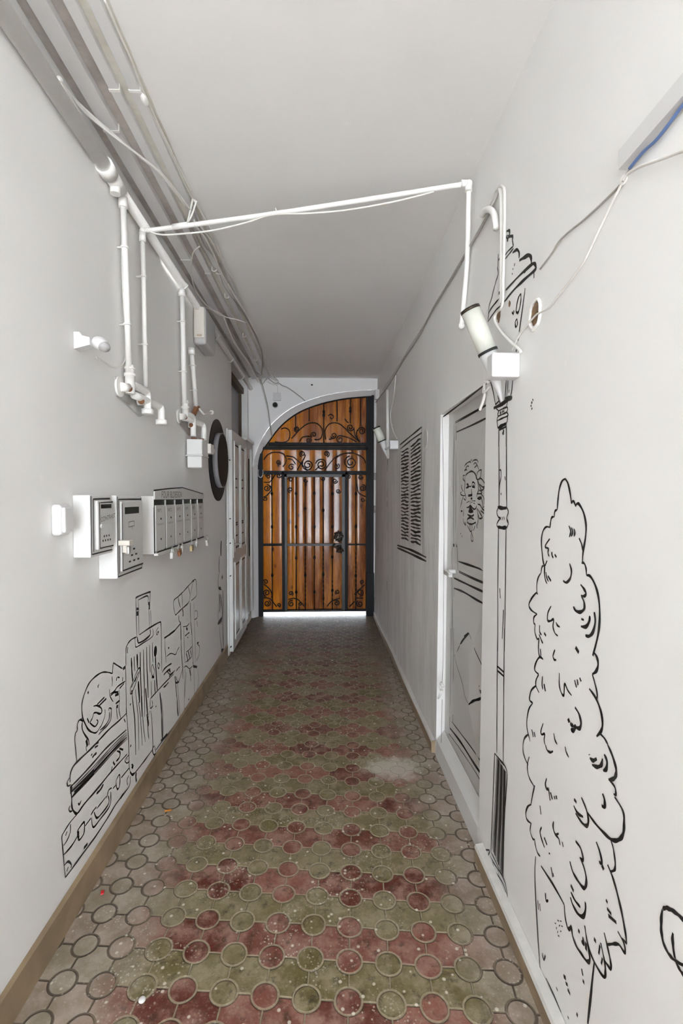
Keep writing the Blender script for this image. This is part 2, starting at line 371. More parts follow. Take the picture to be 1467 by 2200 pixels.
# skirtings
def jog(y, a, s): return a*math.sin(y*s+1.3)
b = MB(); ys = [YM+.02+k*.22 for k in range(56)]; ys = [y for y in ys if y < 6.35]+[6.38]
for y0, y1 in zip(ys, ys[1:]):
    x0, x1, h0, h1 = -.922+jog(y0, .003, 3), -.922+jog(y1, .003, 3), .118+jog(y0, .003, 2.1), .118+jog(y1, .003, 2.1)
    v_ = [(-.939, y0, 0), (x0, y0, 0), (x0, y0, h0), (-.939, y0, h0+.004), (-.939, y1, 0), (x1, y1, 0), (x1, y1, h1), (-.939, y1, h1+.004)]
    b.face([v_[1], v_[5], v_[6], v_[2]]); b.face([v_[2], v_[6], v_[7], v_[3]])
b.build('baseboard_left', M['base'], kind='structure')
def rbase(y0, y1, dep0, h, name):
    b = MB(); c_ = MB(); N = max(4, int((y1-y0)/.16)); ys = [y0+(y1-y0)*k/N for k in range(N+1)]
    for a, e in zip(ys, ys[1:]):
        P_ = []
        for y in (a, e):
            x = rwx(0)-dep0+jog(y, .0025, 4); hh = h+jog(y, .003, 2.7)
            P_.append([(x, y, 0), (x+.003, y, hh), (rwx(hh)-.001, y, hh+.006), (x-.002, y, hh-.012), (rwx(hh)-.001, y, hh-.012)])
        b.face([P_[0][0], P_[1][0], P_[1][3], P_[0][3]]); c_.face([P_[0][3], P_[1][3], P_[1][1], P_[0][1]]); c_.face([P_[0][1], P_[1][1], P_[1][2], P_[0][2]])
    for y, q in ((y0, 0), (y1, 1)): b.face([(rwx(0)-dep0, y, 0), (rwx(0), y, 0), (rwx(h), y, h), (rwx(0)-dep0, y, h)])
    o = b.build(name, M['base'], kind='structure'); c_.build('painted_top', M['basew'], o, label='white painted top of the skirting'); return o
rbase(YM+.02, 2.06, .034, .072, 'baseboard_right'); rbase(2.96, 6.38, .022, .075, 'baseboard_right')
# ---- recessed door in the right wall
DP = [(2.24, 2.79, 1.20, 1.93), (2.24, 2.83, .26, 1.05)]
def ondoor(x, y):
    p = onr(x, y, -.05)
    for _ in range(4): p = onr(x, y, -.05+ridge(p.y, p.z)+.0015)
    return p
d1 = thing('door_1', (rwx(0)+.05, 2.53, 0), 'grey white panelled door with an inked lion head, beside the painted lamp post', 'door')
d1['kind'] = 'structure'
b = MB(); b.prism([(rwx(.0)+.05, 2.121, .0), (rwx(DZ)+.05, 2.121, DZ-.002), (rwx(DZ)+.1, 2.121, DZ-.002), (rwx(0)+.1, 2.121, .0)], (0, .81, 0))
b.build('leaf', mat('grey_white_door', (.60, .595, .575), .38, noise=.03), d1)
b = MB()
for (y0, y1, z0, z1) in DP:
    w2 = (y1-y0)/2; hh = .016
    def q(y, z, h): return Vector((rwx(z)+.0495-h, y, z))
    r = [q(y0, z0, 0), q(y1, z0, 0), q(y1, z1, 0), q(y0, z1, 0)]; g1 = q(y0+w2*.55, z0+w2*.9, hh); g2 = q(y1-w2*.55, z0+w2*.9, hh); g3 = q(y1-w2*.55, z1-w2*.9, hh); g4 = q(y0+w2*.55, z1-w2*.9, hh)
    rr_ = [g1, g2, g3, g4]
    for k in range(4): b.face([r[k], r[(k+1) % 4], rr_[(k+1) % 4], rr_[k]])
    b.face(rr_)
def ridge(y, z):
    for (y0, y1, z0, z1) in DP:
        if y0 < y < y1 and z0 < z < z1:
            w2 = (y1-y0)/2; return .016*max(0, min(1, min(y-y0, y1-y)/(w2*.55), min(z-z0, z1-z)/(w2*.9)))
    return 0.
b.build('raised_panels', mat('door_panel_paint', (.60, .595, .575), .38), d1)
b = MB(); b.prism([(rwx(0)-.004, 2.125, .0), (rwx(.1)+.0, 2.125, .10), (rwx(.2)+.045, 2.125, .155), (rwx(0)+.045, 2.125, 0)], (0, .80, 0))
b.build('kick_board', M['white'], d1)
b = MB(); p = onr(960, 1233, -.012); b.box(p.x-.004, p.x+.018, p.y-.055, p.y+.07, p.z-.011, p.z+.014, .003); p2 = onr(970, 1228, -.03)
b.cyl((p2.x-.02, p2.y, p2.z), (p2.x+.03, p2.y, p2.z), .013); b.tube([(p2.x-.02, p2.y, p2.z), (p2.x-.032, p2.y-.02, p2.z+.004), (p2.x-.034, p2.y-.11, p2.z+.006)], .007)
b.build('latch', M['white'], d1, label='white painted latch and handle')
for (hx, hy) in ((953, 1478), (1049, 836)):
    b = MB(); p = onr(hx, hy, .0); y = p.y
    b.tube(cr([(p.x-.008, y-.03, p.z+.02), (p.x-.016, y, p.z+.028), (p.x-.008, y+.03, p.z+.0), (p.x-.014, y+.01, p.z-.03), (p.x-.02, y+.05, p.z-.08)], 5), .006)
    b.tube(cr([(p.x-.006, y-.03, p.z-.0), (p.x-.018, y+.01, p.z-.012), (p.x-.006, y+.04, p.z+.02)], 5), .005)
    b.build('tied_cord', M['paint'], d1, label='white knotted cord on the door frame')
# ================================================================ MURAL (black line painting on the walls and the door)
NR = Vector((1, 0, 0))
def R_(x, y): return onr(x, y, .0012)
def L_(x, y): return onx(x, y, XL+.0012)
def mural(parent, name, label, plane, groups, w=.0075, m='ink', extra=None):
    b = MB()
    for ox, oy, sc, t in groups: ink(b, plane, NR, ox, oy, sc, t, w)
    if extra: extra(b)
    return b.build(name, M[m], parent, label=label)
mural(wall_r, 'painted_conifer', 'black outline painting of a bushy tree in a pot on the right wall', R_, [(1080, 1000, 3.667, '''
w1.2 490,105 465,125 445,185 435,260 428,350; 428,350 410,360 405,405; 405,405 385,410 375,450 372,490; w1.1 372,488 340,485 315,520 303,590 308,680 318,760 328,790 328,850 335,900 348,932; 348,750 332,790; 325,790 308,800 300,850; 298,850 280,880 268,930 268,1000; w1.1 275,1015 262,1005 225,1050 205,1100 225,1140 270,1172; 270,1172 245,1195 243,1240 255,1250; 255,1250 252,1310 270,1365 285,1360; 285,1330 300,1370 315,1402; 285,1360 280,1440 288,1500 318,1528; w1.1 315,1522 290,1510 262,1550 250,1610 282,1645; 282,1648 262,1690 260,1735 285,1790; w1.1 262,1735 225,1770 210,1830 215,1855 236,1870; 236,1872 205,1920 190,2000 192,2080 215,2175; 200,2118 170,2150 158,2200;
w1.2 490,105 512,140 530,220 540,300; 540,300 552,280 562,290 572,320; w1.2 572,325 580,305 600,305 635,370 655,470 650,570 632,680 625,770; 600,572 620,620 632,680; 620,768 640,770 655,810 658,862; w1.3 658,865 690,875 730,950 755,1050 763,1180 755,1300 735,1400 708,1500; w1.3 715,1470 740,1510 750,1570 735,1620 705,1645; 705,1645 720,1700 740,1780 742,1830 728,1830; w1.3 680,1758 730,1830 770,1930 785,2030 775,2090 738,2135; 765,2112 800,2150 828,2200;
520,475 535,520 523,565; 540,490 550,525 538,560; 560,500 567,530 560,560; 370,578 340,620 335,645 358,655 355,690 365,715; 385,680 388,710 398,728; 408,700 422,722; 340,840 345,880 360,915; 355,870 378,910; w1.2 525,772 540,830 530,890 500,922 475,908; w1.2 612,938 640,975 655,1010 640,1030 615,1025; w1.4 620,1030 640,1080 640,1130 610,1155 575,1145 555,1112; w2 628,1205 628,1222; w1.4 685,1185 680,1230 655,1270 615,1268; w1.4 720,1155 728,1230 710,1310 680,1345 650,1340; 380,1108 355,1160 352,1220 375,1225 400,1212 395,1270 410,1320 432,1342; 418,1235 430,1260 448,1272; 290,1258 290,1310 305,1335; 325,1320 340,1342; 410,1452 395,1500 405,1530 420,1530; w1.5 572,1432 598,1475; 295,1445 300,1500; 445,1635 445,1730 460,1790 480,1810 488,1720 510,1770 542,1812; 565,1690 580,1750; 585,1685 592,1730; 605,1672 617,1702; 312,1662 308,1720 315,1765; 325,1722 335,1780; w1.5 568,1905 600,1960 615,2030 605,2070 580,2065 565,2040; w1.5 512,2015 525,2005; w1.5 530,2030 545,2050 555,2040; w1.8 535,2085 560,2085 570,2050; 318,2032 300,2090 305,2120 330,2115 325,2160 332,2200; 228,2080 240,2140; 245,2100 255,2140; 400,2110 410,2160 428,2198;'''),
(1080, 1600, 3.667, '''
158,0 160,60 180,120 200,160; 208,95 195,150 195,210 212,270 248,330; 252,320 235,390 220,480; w1.1 222,470 195,490 180,540 190,590 225,622; 222,620 215,680 235,740 252,745; 250,745 258,800 275,855 295,880; 258,880 252,1000 258,1200 272,1450 285,1650 300,1780 380,1950 485,2200; 340,1840 400,1970 460,2110;
w1.3 300,955 400,1110 485,1262; w1.3 485,1262 490,1350 510,1445 525,1450 540,1440 550,1510 580,1590 620,1650 665,1710 685,1690 672,1600 655,1500 645,1425; w1.2 655,1500 690,1640 740,1750 795,1830 808,1790 800,1700 770,1560; w1.2 795,1690 845,1765 850,1720 830,1620 798,1480; 825,1575 870,1570 915,1575 960,1640 955,1570 905,1470; w1.3 975,1565 960,1450 920,1250 870,1060 825,945; 975,1565 940,1530; 850,1000 880,985 885,930 870,820 850,750; w1.3 665,530 720,610 800,700 860,750 910,750 945,710 955,620 945,520 880,410; 872,390 890,390 880,330 835,275; w1.4 832,275 870,270 890,240 890,180 860,80 825,0;
335,0 350,45 375,60 395,50; 490,15 500,60 520,100; w1.4 680,75 682,82; w1.4 685,105 710,125 740,110; w1.4 702,158 740,175 775,160 785,110; w1.4 798,75 820,130 815,190 790,205; w1.2 345,265 335,310 345,350 360,355 372,440; 375,375 390,430; 405,405 410,430; 420,400 425,430; 292,480 300,550; w1.4 560,430 580,455; w1.3 558,480 590,540 632,568; w1.3 618,415 650,490 670,560 672,620 655,640 620,610 572,540; w1.4 785,385 802,440 800,490 778,480; w1.2 400,605 395,650 410,700 440,740 450,790; 440,700 415,710; 468,765 475,805; w1.2 305,650 293,690 310,760 328,810; 325,730 348,790; w1.3 365,850 368,864; w1.3 572,760 610,810 630,880 630,910 605,890; w1.4 608,890 640,970 658,1060 650,1120 630,1125 590,1070 550,1000 528,918; w1.3 735,765 765,850 780,930 758,925; w1.4 780,950 795,985; 380,965 392,1045; 395,1010 400,1040; w1.3 535,1105 558,1155; w1.3 535,1160 570,1230 610,1278; w1.4 650,1240 650,1310 630,1355 590,1330 550,1260 532,1200; w1.3 812,1222 825,1245; w1.3 820,1290 855,1335; w1.3 830,1345 895,1402; 335,1168 340,1230 358,1225; 275,1225 280,1300; 290,1250 295,1310; w1.4 435,1380 437,1392; w1.4 413,1402 415,1412; w1.4 455,1385 457,1395; w1.4 420,1440 424,1450; w1.4 445,1420 448,1430; w1.4 465,1425 467,1435; w1.4 430,1470 434,1480; w1.4 455,1465 458,1475; w1.6 438,1500 440,1512; 310,1640 322,1695 335,1660; w1.3 720,1715 705,1850 690,2000 668,2200; w1.6 595,1460 605,1480; w1.6 630,1515 635,1560 620,1555; w1.4 655,1560 655,1620; w1.6 725,1525 725,1555; 755,1650 765,1580; 775,1730 785,1680; w1.8 485,1815 490,1850; w1.6 500,1870 505,1900; w1.8 520,1935 520,1958; 620,1765 630,1820; w1.4 635,1855 635,1880; 510,2140 520,2160; w1.5 580,2115 590,2140; 420,1910 432,1940;''')], .0068)
mural(wall_r, 'painted_leaf', 'black outline of a leaf cut by the right edge of the photo', R_, [(1380, 1900, 11., '''
480,600 520,560 590,565 690,610 820,700 957,840 1100,990 1180,1200 1150,1500 1020,1900 770,1800; 470,600 445,800 440,1000 455,1200 500,1400 600,1620 700,1740 770,1800; w.9 720,1150 710,1300 725,1500 765,1750; 765,1770 820,1900 890,2030 957,2130 1080,2250''')], .0085)
def hatch(b):
    for k in range(9):
        t = k/8; xa = 612+t*66; ya = 1010+t*110; xb = 578+t*76; yb = 1740+t*200
        w_ = .004+.004*(k % 3)
        b.ribbon([R_(900+xa/3.667, 1350+ya/3.667), R_(900+(xa+xb)/2/3.667+.8, 1350+(ya+yb)/2/3.667), R_(900+xb/3.667, 1350+yb/3.667)], w_, NR)
mural(wall_r, 'painted_lamp_post', 'black outline painting of an old street lamp post beside the recessed door', R_, [(940, 380, 4.231, '''
w1.6 625,495 650,488 655,515 650,540 680,540 680,580 688,630; 632,530 625,545 635,560 645,545 635,530; 640,580 630,575; 688,630 640,675 615,710; 690,650 650,700 615,745; w1.5 680,690 720,662 740,690 740,740; w1.9 742,760 790,730 830,712 850,740 850,790; w1.6 618,1030 740,900 850,800 880,790 893,820 880,850 780,940 690,1030 605,1135; 875,850 875,920; w.9 550,700 548,800 545,830 550,880 530,950 510,1020 490,1100 468,1170 462,1250; 458,1320 465,1240 490,1190 530,1140 555,1110; w.9 455,1320 500,1250 540,1200 580,1165; 700,785 695,812; 685,830 682,845; 680,875 676,888; w1.3 795,1010 770,1200 740,1410; w1.3 735,1460 728,1490; w1.4 718,1560 712,1592; w1.2 755,1060 730,1110 712,1220 735,1225 755,1130 755,1060; 720,1290 705,1320 710,1365 725,1340 722,1290; 675,1230 690,1250; 690,1215 695,1235; 560,740 555,760; 785,870 800,855; w1.5 555,1060 570,1045;'''),
(1010, 780, 12.22, '''530,490 600,750 660,1090; w.8 720,850 740,930 760,1000; 660,1090 760,990; w.8 760,990 790,1080; w2.2 615,1185 800,1095 1000,960 1100,905; w1.6 905,925 1000,905 1090,900; 945,420 930,700 905,950 890,980; w.8 985,420 985,650 950,900; 1110,420 1090,700 1050,890; 680,1195 740,1260 720,1350 740,1390; 740,1390 710,1450 705,1540 720,1680 740,1700; 740,1260 850,1200 960,1160 980,1210 950,1290 860,1340 740,1395; 985,1000 960,1100 955,1165; 950,1290 990,1340 975,1390 840,1450 715,1510; 975,1390 975,1500 940,1600; w2 735,1700 840,1640 940,1590; w1.2 760,1760 940,1670; w1.1 745,1700 752,1960 745,2200; w1.1 940,1600 945,1800 940,2200; w1.5 790,1270 800,1350; w1.5 840,1260 850,1300; w.8 870,1240 885,1290; w1.2 860,1740 880,1800 850,1830 870,1880; w.8 1020,700 1010,780;'''),
(900, 800, 3.667, '''w1.1 628,480 630,760 630,1060; w1.1 688,440 688,800 690,1070; w2 620,1060 655,1070 690,1068; 628,1060 612,1100 625,1140 640,1150 625,1170 612,1200 622,1222; 690,1060 703,1100 690,1150 703,1190 690,1225; w2 622,1218 660,1225 690,1220; w1.1 625,1225 622,1500 620,1800 620,2200; w1.1 685,1225 682,1500 678,1800 672,2200; w.7 640,1140 646,1165; w.7 655,1140 660,1165; w.7 668,1138 673,1162; 632,770 645,775 645,830 635,880 630,950; w1.4 663,455 667,490; 675,820 680,850; 648,950 645,965; w1.1 635,1700 640,1780; 665,1870 655,2100;'''),
(900, 1350, 3.667, '''w1.1 620,0 615,400 612,980; w1.1 672,0 668,400 662,1080; w1.3 618,300 668,345; w1.3 620,335 668,378; w1.2 595,985 640,1040 690,1120 685,1300 672,1500 662,1960; w1.2 595,985 580,1400 566,1760; 566,1760 600,1830 660,1960; 510,1830 560,1925 640,2050 690,2120; 540,1830 600,1920 680,2080; 480,1780 520,1750 555,1750 545,1790 535,1830; 560,1790 590,1850 660,1960 690,2060 700,2160; w.9 560,1860 650,1990 690,2090; w.8 580,1830 585,1880; w.8 620,1900 632,1960; ''')], .0072, extra=hatch)
def slats(b):
    rnd = random.Random(3)
    for (x0, t0, b0, x1, t1, b1, n) in ((372, 628, 1300, 432, 600, 1322, 27), (447, 588, 1328, 526, 522, 1356, 28)):
        for k in range(n):
            f = k/(n-1); pts = []
            for q in range(5):
                s = q/4; x = x0+(x1-x0)*s; y = (t0+(b0-t0)*f)*(1-s)+(t1+(b1-t1)*f)*s + rnd.uniform(-3, 3)+4*math.sin(s*6+k)
                pts.append(R_(760+x/3.667, 800+y/3.667))
            b.ribbon(cr(pts, 4), rnd.uniform(.012, .019), NR)
mural(wall_r, 'painted_shutters', 'black outline painting of closed louvred shutters on the right wall', R_, [(760, 800, 3.667, '''w1.2 365,575 360,800 360,1100 358,1355; w1.8 362,572 450,500 535,430; w1.6 368,603 450,535 535,475; w1.4 535,430 535,700 536,900 540,1200 545,1435; 552,620 548,1000 552,1430; 528,480 528,900 528,1355; w1.2 437,545 440,1000 437,1390; w2.2 342,1362 450,1400 570,1458; w2.2 342,1382 450,1430 570,1488;''')], .008, extra=slats)
mural(wall_r, 'painted_seam', 'dashed black line running down the right wall below the far lamp', R_, [(760, 800, 3.667, '''w2 265,685 266,735; w1.5 262,740 264,780; 262,930 262,985; 265,1010 268,1070; w1.5 258,1015 262,1060; 264,1180 264,1240; w1.6 265,1465 265,1482; w1.8 262,1645 262,1720; 266,1720 268,1860 265,2000 262,2050; w.6 273,1700 275,1850 272,2090''')], .010)
mural(wall_r, 'painted_door_outline', 'black line drawn round the recessed door opening', R_, [(900, 800, 3.667, '''w1.3 190,350 300,268 420,175 555,68; w1.1 183,350 188,600 193,1000 197,1300 195,1600 190,2200'''), (900, 1350, 3.667, '''192,0 188,300 180,450; 182,560 175,900'''), (1100, 850, 4, '''w1.1 172,50 166,70; w1.1 165,80 160,95; w1.1 180,30 176,42; w1.1 168,105 172,118''')], .008)
mural(d1, 'painted_lion_head', 'black outline painting of a lion head knocker', ondoor, [(960, 960, 10., '''
w1.4 400,630 430,580 520,525 590,560 630,640 660,740 675,850 672,950 645,1020 640,1080; 385,640 385,800 375,950 400,1050 410,1150; 380,440 385,400 430,350 490,320 520,350; 510,310 530,270; 540,330 570,290 640,280 665,320 660,350; 570,380 610,340 650,400 690,500; 590,450 640,400; w1.2 690,510 740,495 730,560 720,640 680,700 640,690 620,650; 640,640 650,560 690,510; w1.2 690,700 730,680 790,750 820,820 800,860 760,860 700,800; w1.2 670,740 700,830 740,930 790,900 815,820; w1.2 690,930 740,960 740,1000 650,1010; 730,1020 780,1070 800,1150 800,1230 825,1270 770,1300; 740,1100 760,1200 770,1290; w1.2 650,1110 700,1080 740,1090 710,1120 660,1120; w1.2 660,1230 710,1250 760,1330 820,1390 810,1440 760,1400 720,1370; w1.2 650,1320 720,1440 760,1520 700,1540 680,1500 640,1330; w1.3 640,1260 620,1320 580,1340 540,1300 500,1260 460,1300 420,1300;
400,470 440,410 470,430; w1.3 375,520 400,490 430,500; 340,620 380,610; 340,640 350,700 380,740; 320,820 310,850 330,920 350,960; 310,970 290,1000 320,1040 390,1050; 350,1060 330,1130 310,1200 290,1300; 360,1110 400,1150; w1.5 300,1360 310,1385 335,1375; 350,1540 360,1620 400,1690; w1.6 410,885 440,870 470,860; w1.3 420,810 450,800 465,850; w1.2 530,850 550,760 600,790 590,850; w1.8 560,820 575,850; w1.8 440,820 450,850; w1.5 540,855 600,870; 470,850 520,850; w1.2 530,900 530,960 535,1030; w1.8 455,1050 545,1035; w1.6 510,1110 545,1110; 500,1150 500,1240; w.7 520,1190 600,1220; w.7 530,1160 610,1160; w.7 420,1200 480,1170; w4 480,1375 500,1335 545,1375; w3 462,1388 510,1380 565,1388; w3 480,1350 535,1350; w1.6 440,1450 480,1480 540,1485 580,1460; w1.5 430,1590 450,1540 520,1525 580,1560; w1.5 430,1610 470,1650 540,1660 620,1620; 360,1350 355,1430 350,1500; 390,1620 410,1690; 440,1690 480,1780 510,1820 540,1790; 620,1640 635,1700 650,1750; 650,1350 670,1550 650,1700; 540,1680 540,1800; 600,1700 570,1800; 490,1680 500,1790; 530,1820 515,1930 525,2010 550,2030 560,1980 540,1880 530,1820; w1.4 300,1850 295,1880; w1.4 320,1900 325,1940;''')], .0062)
mural(d1, 'painted_mouldings', 'black drawn mouldings and a drawn sheet of paper on the door', ondoor, [(900, 800, 3.667, '''285,400 420,325 560,245; w.8 285,390 420,315 560,237; w1.4 295,470 430,410 560,345; w.8 275,410 272,800 272,1360; w.9 292,420 290,900 290,1360; w2.2 268,1362 298,1365; 300,1365 303,1440 305,1560; 262,1375 258,1450 262,1560; w1.6 310,1490 430,1530 548,1575; w.9 315,1565 430,1620 548,1670; w.9 315,1575 430,1630 548,1680; w1.6 275,1620 400,1680 548,1748; w1.6 275,1700 350,1730 450,1790 548,1842; w1.1 258,1620 262,1900 258,2200; w.6 275,1700 272,2200; 395,2055 340,2110 300,2200;'''),
(900, 1350, 3.667, '''w1.2 395,40 340,105 278,215; w.8 278,215 300,300 340,430 360,530 385,590; 395,40 440,170 490,280 540,395; w1.8 390,600 430,570 480,555 538,518; w1.5 355,65 390,35; w1.6 472,452 474,458; w1.8 475,485 478,490; w1.6 490,483 494,487; w2 480,500 492,500; 272,0 270,350 265,740; 252,0 248,400 240,780; w1.1 258,735 330,830 420,950 525,1105; w2.2 243,785 330,900 430,1060 520,1190; w.7 235,830 330,960 430,1110 518,1258''')], .0068)
# left wall
mural(wall_l, 'painted_cat', 'black outline painting of a curled cat perched on the painted suitcase', L_, [(130, 1400, 7.333, '''
w1.2 815,345 740,325 650,330 540,400 450,500 390,630 345,780 335,900 350,1040 390,1140 440,1230 510,1275 570,1270 630,1180; w1.2 830,180 820,290 815,350; w1.2 830,175 900,220 970,265; 975,270 1020,225; w1.4 985,285 1020,250; w.8 810,390 815,470 810,550; w1.4 890,400 880,460; w1.4 900,400 930,410; 975,470 980,400; w.8 770,590 780,700 830,790; w1.2 785,665 850,620 900,550 1020,465; 790,690 850,640; 930,580 1000,500; w1.5 850,640 910,640; w1.5 860,690 915,670; w1.3 690,720 580,830; w1.3 720,740 600,860; w1.3 520,860 580,850 640,890 650,950 620,980 560,960 520,970; 520,970 500,1050 460,1120; w1.2 460,1120 540,1180 590,1110 570,1070; 420,1050 450,1120; w.8 700,910 700,1000 650,1150 590,1240; 760,930 765,890 800,900 800,950 790,1070 730,1170 640,1260 600,1310; w1.2 770,950 765,1060 700,1170 620,1240; w1.4 870,820 930,770; w2.4 880,865 905,865; w.8 920,600 930,750 920,900 950,1060; w.8 880,870 890,1000 900,1070; w1.5 430,630 440,660; 590,530 592,570; 600,520 605,530;
350,1040 290,1090 265,1160 265,1240 235,1290 225,1400 240,1550 255,1740; w1.2 360,1080 340,1130 345,1230 390,1320 440,1390 450,1470; w2.6 405,1390 425,1490; w.8 400,1490 410,1570; w1.3 310,1070 350,1090''')], .0062)
mural(wall_l, 'painted_suitcases', 'black outline painting of two stacked suitcases lying near the floor', L_, [(130, 1400, 7.333, '''
w1.4 1040,970 930,1080 760,1230 620,1380 480,1530 300,1700 200,1810 155,1930 150,2060; w1.3 1040,1230 880,1370 700,1540 500,1770 300,1990 170,2120; w.8 1040,1270 850,1450 650,1670 400,1940 190,2150; w.8 1048,1290 860,1480 650,1700 420,1960 190,2170; w.8 1048,1315 870,1500 660,1730 420,1990 200,2180; w1.5 1045,1350 880,1510 650,1760 420,2020 210,2210; w.8 1050,1375 880,1540 700,1740 450,2020 250,2230; w1.3 560,1450 600,1430; w1.2 540,1510 590,1480; w1.6 500,1670 540,1620 570,1600; 480,1640 500,1610; 1000,1060 1020,1110'''),
(120, 1600, 7.333, '''
w1.4 240,760 250,840 250,940 265,1020 310,1080 350,1070 450,930 650,700 850,450 1020,260 1120,150; w2.4 240,640 245,760; w2 255,825 400,650 600,450; w1.5 250,740 420,570 600,390; 215,520 180,590 190,650 235,630; 225,960 205,1010 220,1050 260,1045; w1.3 350,920 370,940 400,880; w1.8 640,770 700,710 750,620; 1150,160 1100,220 1090,260 1120,290 1160,260; w1.6 960,100 1010,120 1000,200 950,260; w1.6 1000,60 1060,80; w1.4 900,270 930,320; 870,420 890,340; w1.6 1115,225 1120,235;
330,1100 220,1230 120,1390 95,1450 100,1550 115,1700 130,1900 150,2090; w1.3 150,2090 250,1960 400,1750 600,1480 800,1180 950,930 1080,760 1160,640 1170,500; w1.2 120,1740 250,1590 340,1440; w1.2 460,1280 550,1160; w1.2 900,690 940,640; w1.3 1030,520 1160,360; 230,1250 225,1380 180,1500 120,1590; w2 160,1395 168,1405; w1.2 135,1900 190,1840 240,1880 240,1940; w2 180,1955 188,1965; w1.3 340,1390 350,1340 440,1220 450,1290 440,1400 370,1500 340,1440; w2.2 350,1360 352,1420 362,1480; w1.2 550,1110 590,1040 640,980; w1.2 560,1150 590,1300 700,1170 850,960 865,780 860,750; w1.3 600,1060 640,1150 700,1110 830,930 825,800; 640,1010 720,910 800,810; w1.2 800,850 830,720 880,680; w1.3 950,560 1000,470 1010,560 1000,660 970,700 950,640 950,560; 1130,640 1120,560 1150,480; w1.8 1020,840 1060,780; w1.6 440,1630 500,1560''')], .0062)
mural(wall_l, 'painted_trolley_case', 'black outline painting of an upright ribbed trolley case with pulled out handle', L_, [(250, 1240, 7.333, '''
w1.5 305,345 330,310 520,235 530,260 527,400; 305,345 310,500 314,700 320,930; w1.2 345,360 490,295 500,400; w.8 345,360 350,500 352,700 355,910; w2 318,500 350,500; w1.6 318,555 345,555; w1.6 318,590 345,590; w2.2 500,415 528,410; w1.8 508,450 528,450; w1.8 508,492 528,488; w.8 512,500 516,650 520,800; w.8 540,520 543,650 545,790; w1.2 150,1400 150,1150 180,1050 240,980 320,940; w1.5 360,910 520,800 680,710 700,740 705,900 710,1200 715,1480; 290,960 300,1080 320,1100 400,1050 570,930 570,810; w1.8 330,940 335,990 345,1040; w1.6 345,1040 430,1000 530,910 530,820; 140,1400 148,1550 150,1700 155,1950 155,2200; w2.2 235,1270 240,1400 245,1500 258,1640; w1.2 280,1245 282,1350 290,1480; w2.6 325,1210 330,1330 332,1440; w2 375,1180 380,1500 390,1800 400,2200; w1.6 425,1140 430,1400 440,1700 445,2200; w1.8 475,1100 480,1400 490,1600 500,1900; w1.2 522,1070 525,1300 530,1500; w1.2 567,1030 570,1200 575,1350; w7 610,1090 615,1160 612,1250; w3 615,1250 620,1400 632,1600 645,1780; 660,790 630,850 640,910 670,850; w1.6 650,880 660,850; w1.2 660,1345 680,1390 665,1440 650,1390 660,1345; w1.2 215,1760 340,1450 365,1490 240,1830 215,1760; 235,1740 350,1490; w1.5 290,1650 320,1560; w2 240,1780 250,1845; w2.8 345,1640 355,1800 367,1980; w3 460,1750 475,1950 492,2180; 570,1370 545,1450 570,1560 600,1480 570,1370; w2.4 558,1575 595,1575; 545,1640 548,1770 555,1900; w2 600,1620 605,1720 610,1820; 180,1100 170,1200; w1.6 215,2000 222,2015'''),
(250, 1440, 7.333, '''w1.6 245,360 270,600 290,800 305,1335; 300,300 320,520 340,700 350,1000 355,1260; w1.2 350,500 375,700 390,900 408,1190; 400,400 420,800 440,1000 455,1130; w3 480,690 495,790 505,880; w1.2 520,640 495,800 500,1000 515,1080; w1.2 540,640 560,820 570,1000 575,1250; 155,540 170,800 185,1000 195,1250 200,1500 215,1590; w2 215,1600 250,1645 290,1620; w1.4 290,1620 400,1480 490,1360 570,1250; w3.2 245,1505 265,1530; 235,1490 260,1480; w1.8 218,530 224,545; w1.8 222,1185 230,1200; w1.3 600,1190 570,1230 572,1290 595,1335 620,1310 605,1200; w2 590,1335 615,1325; w2.6 310,1610 308,1700 318,1755''')], .0062)
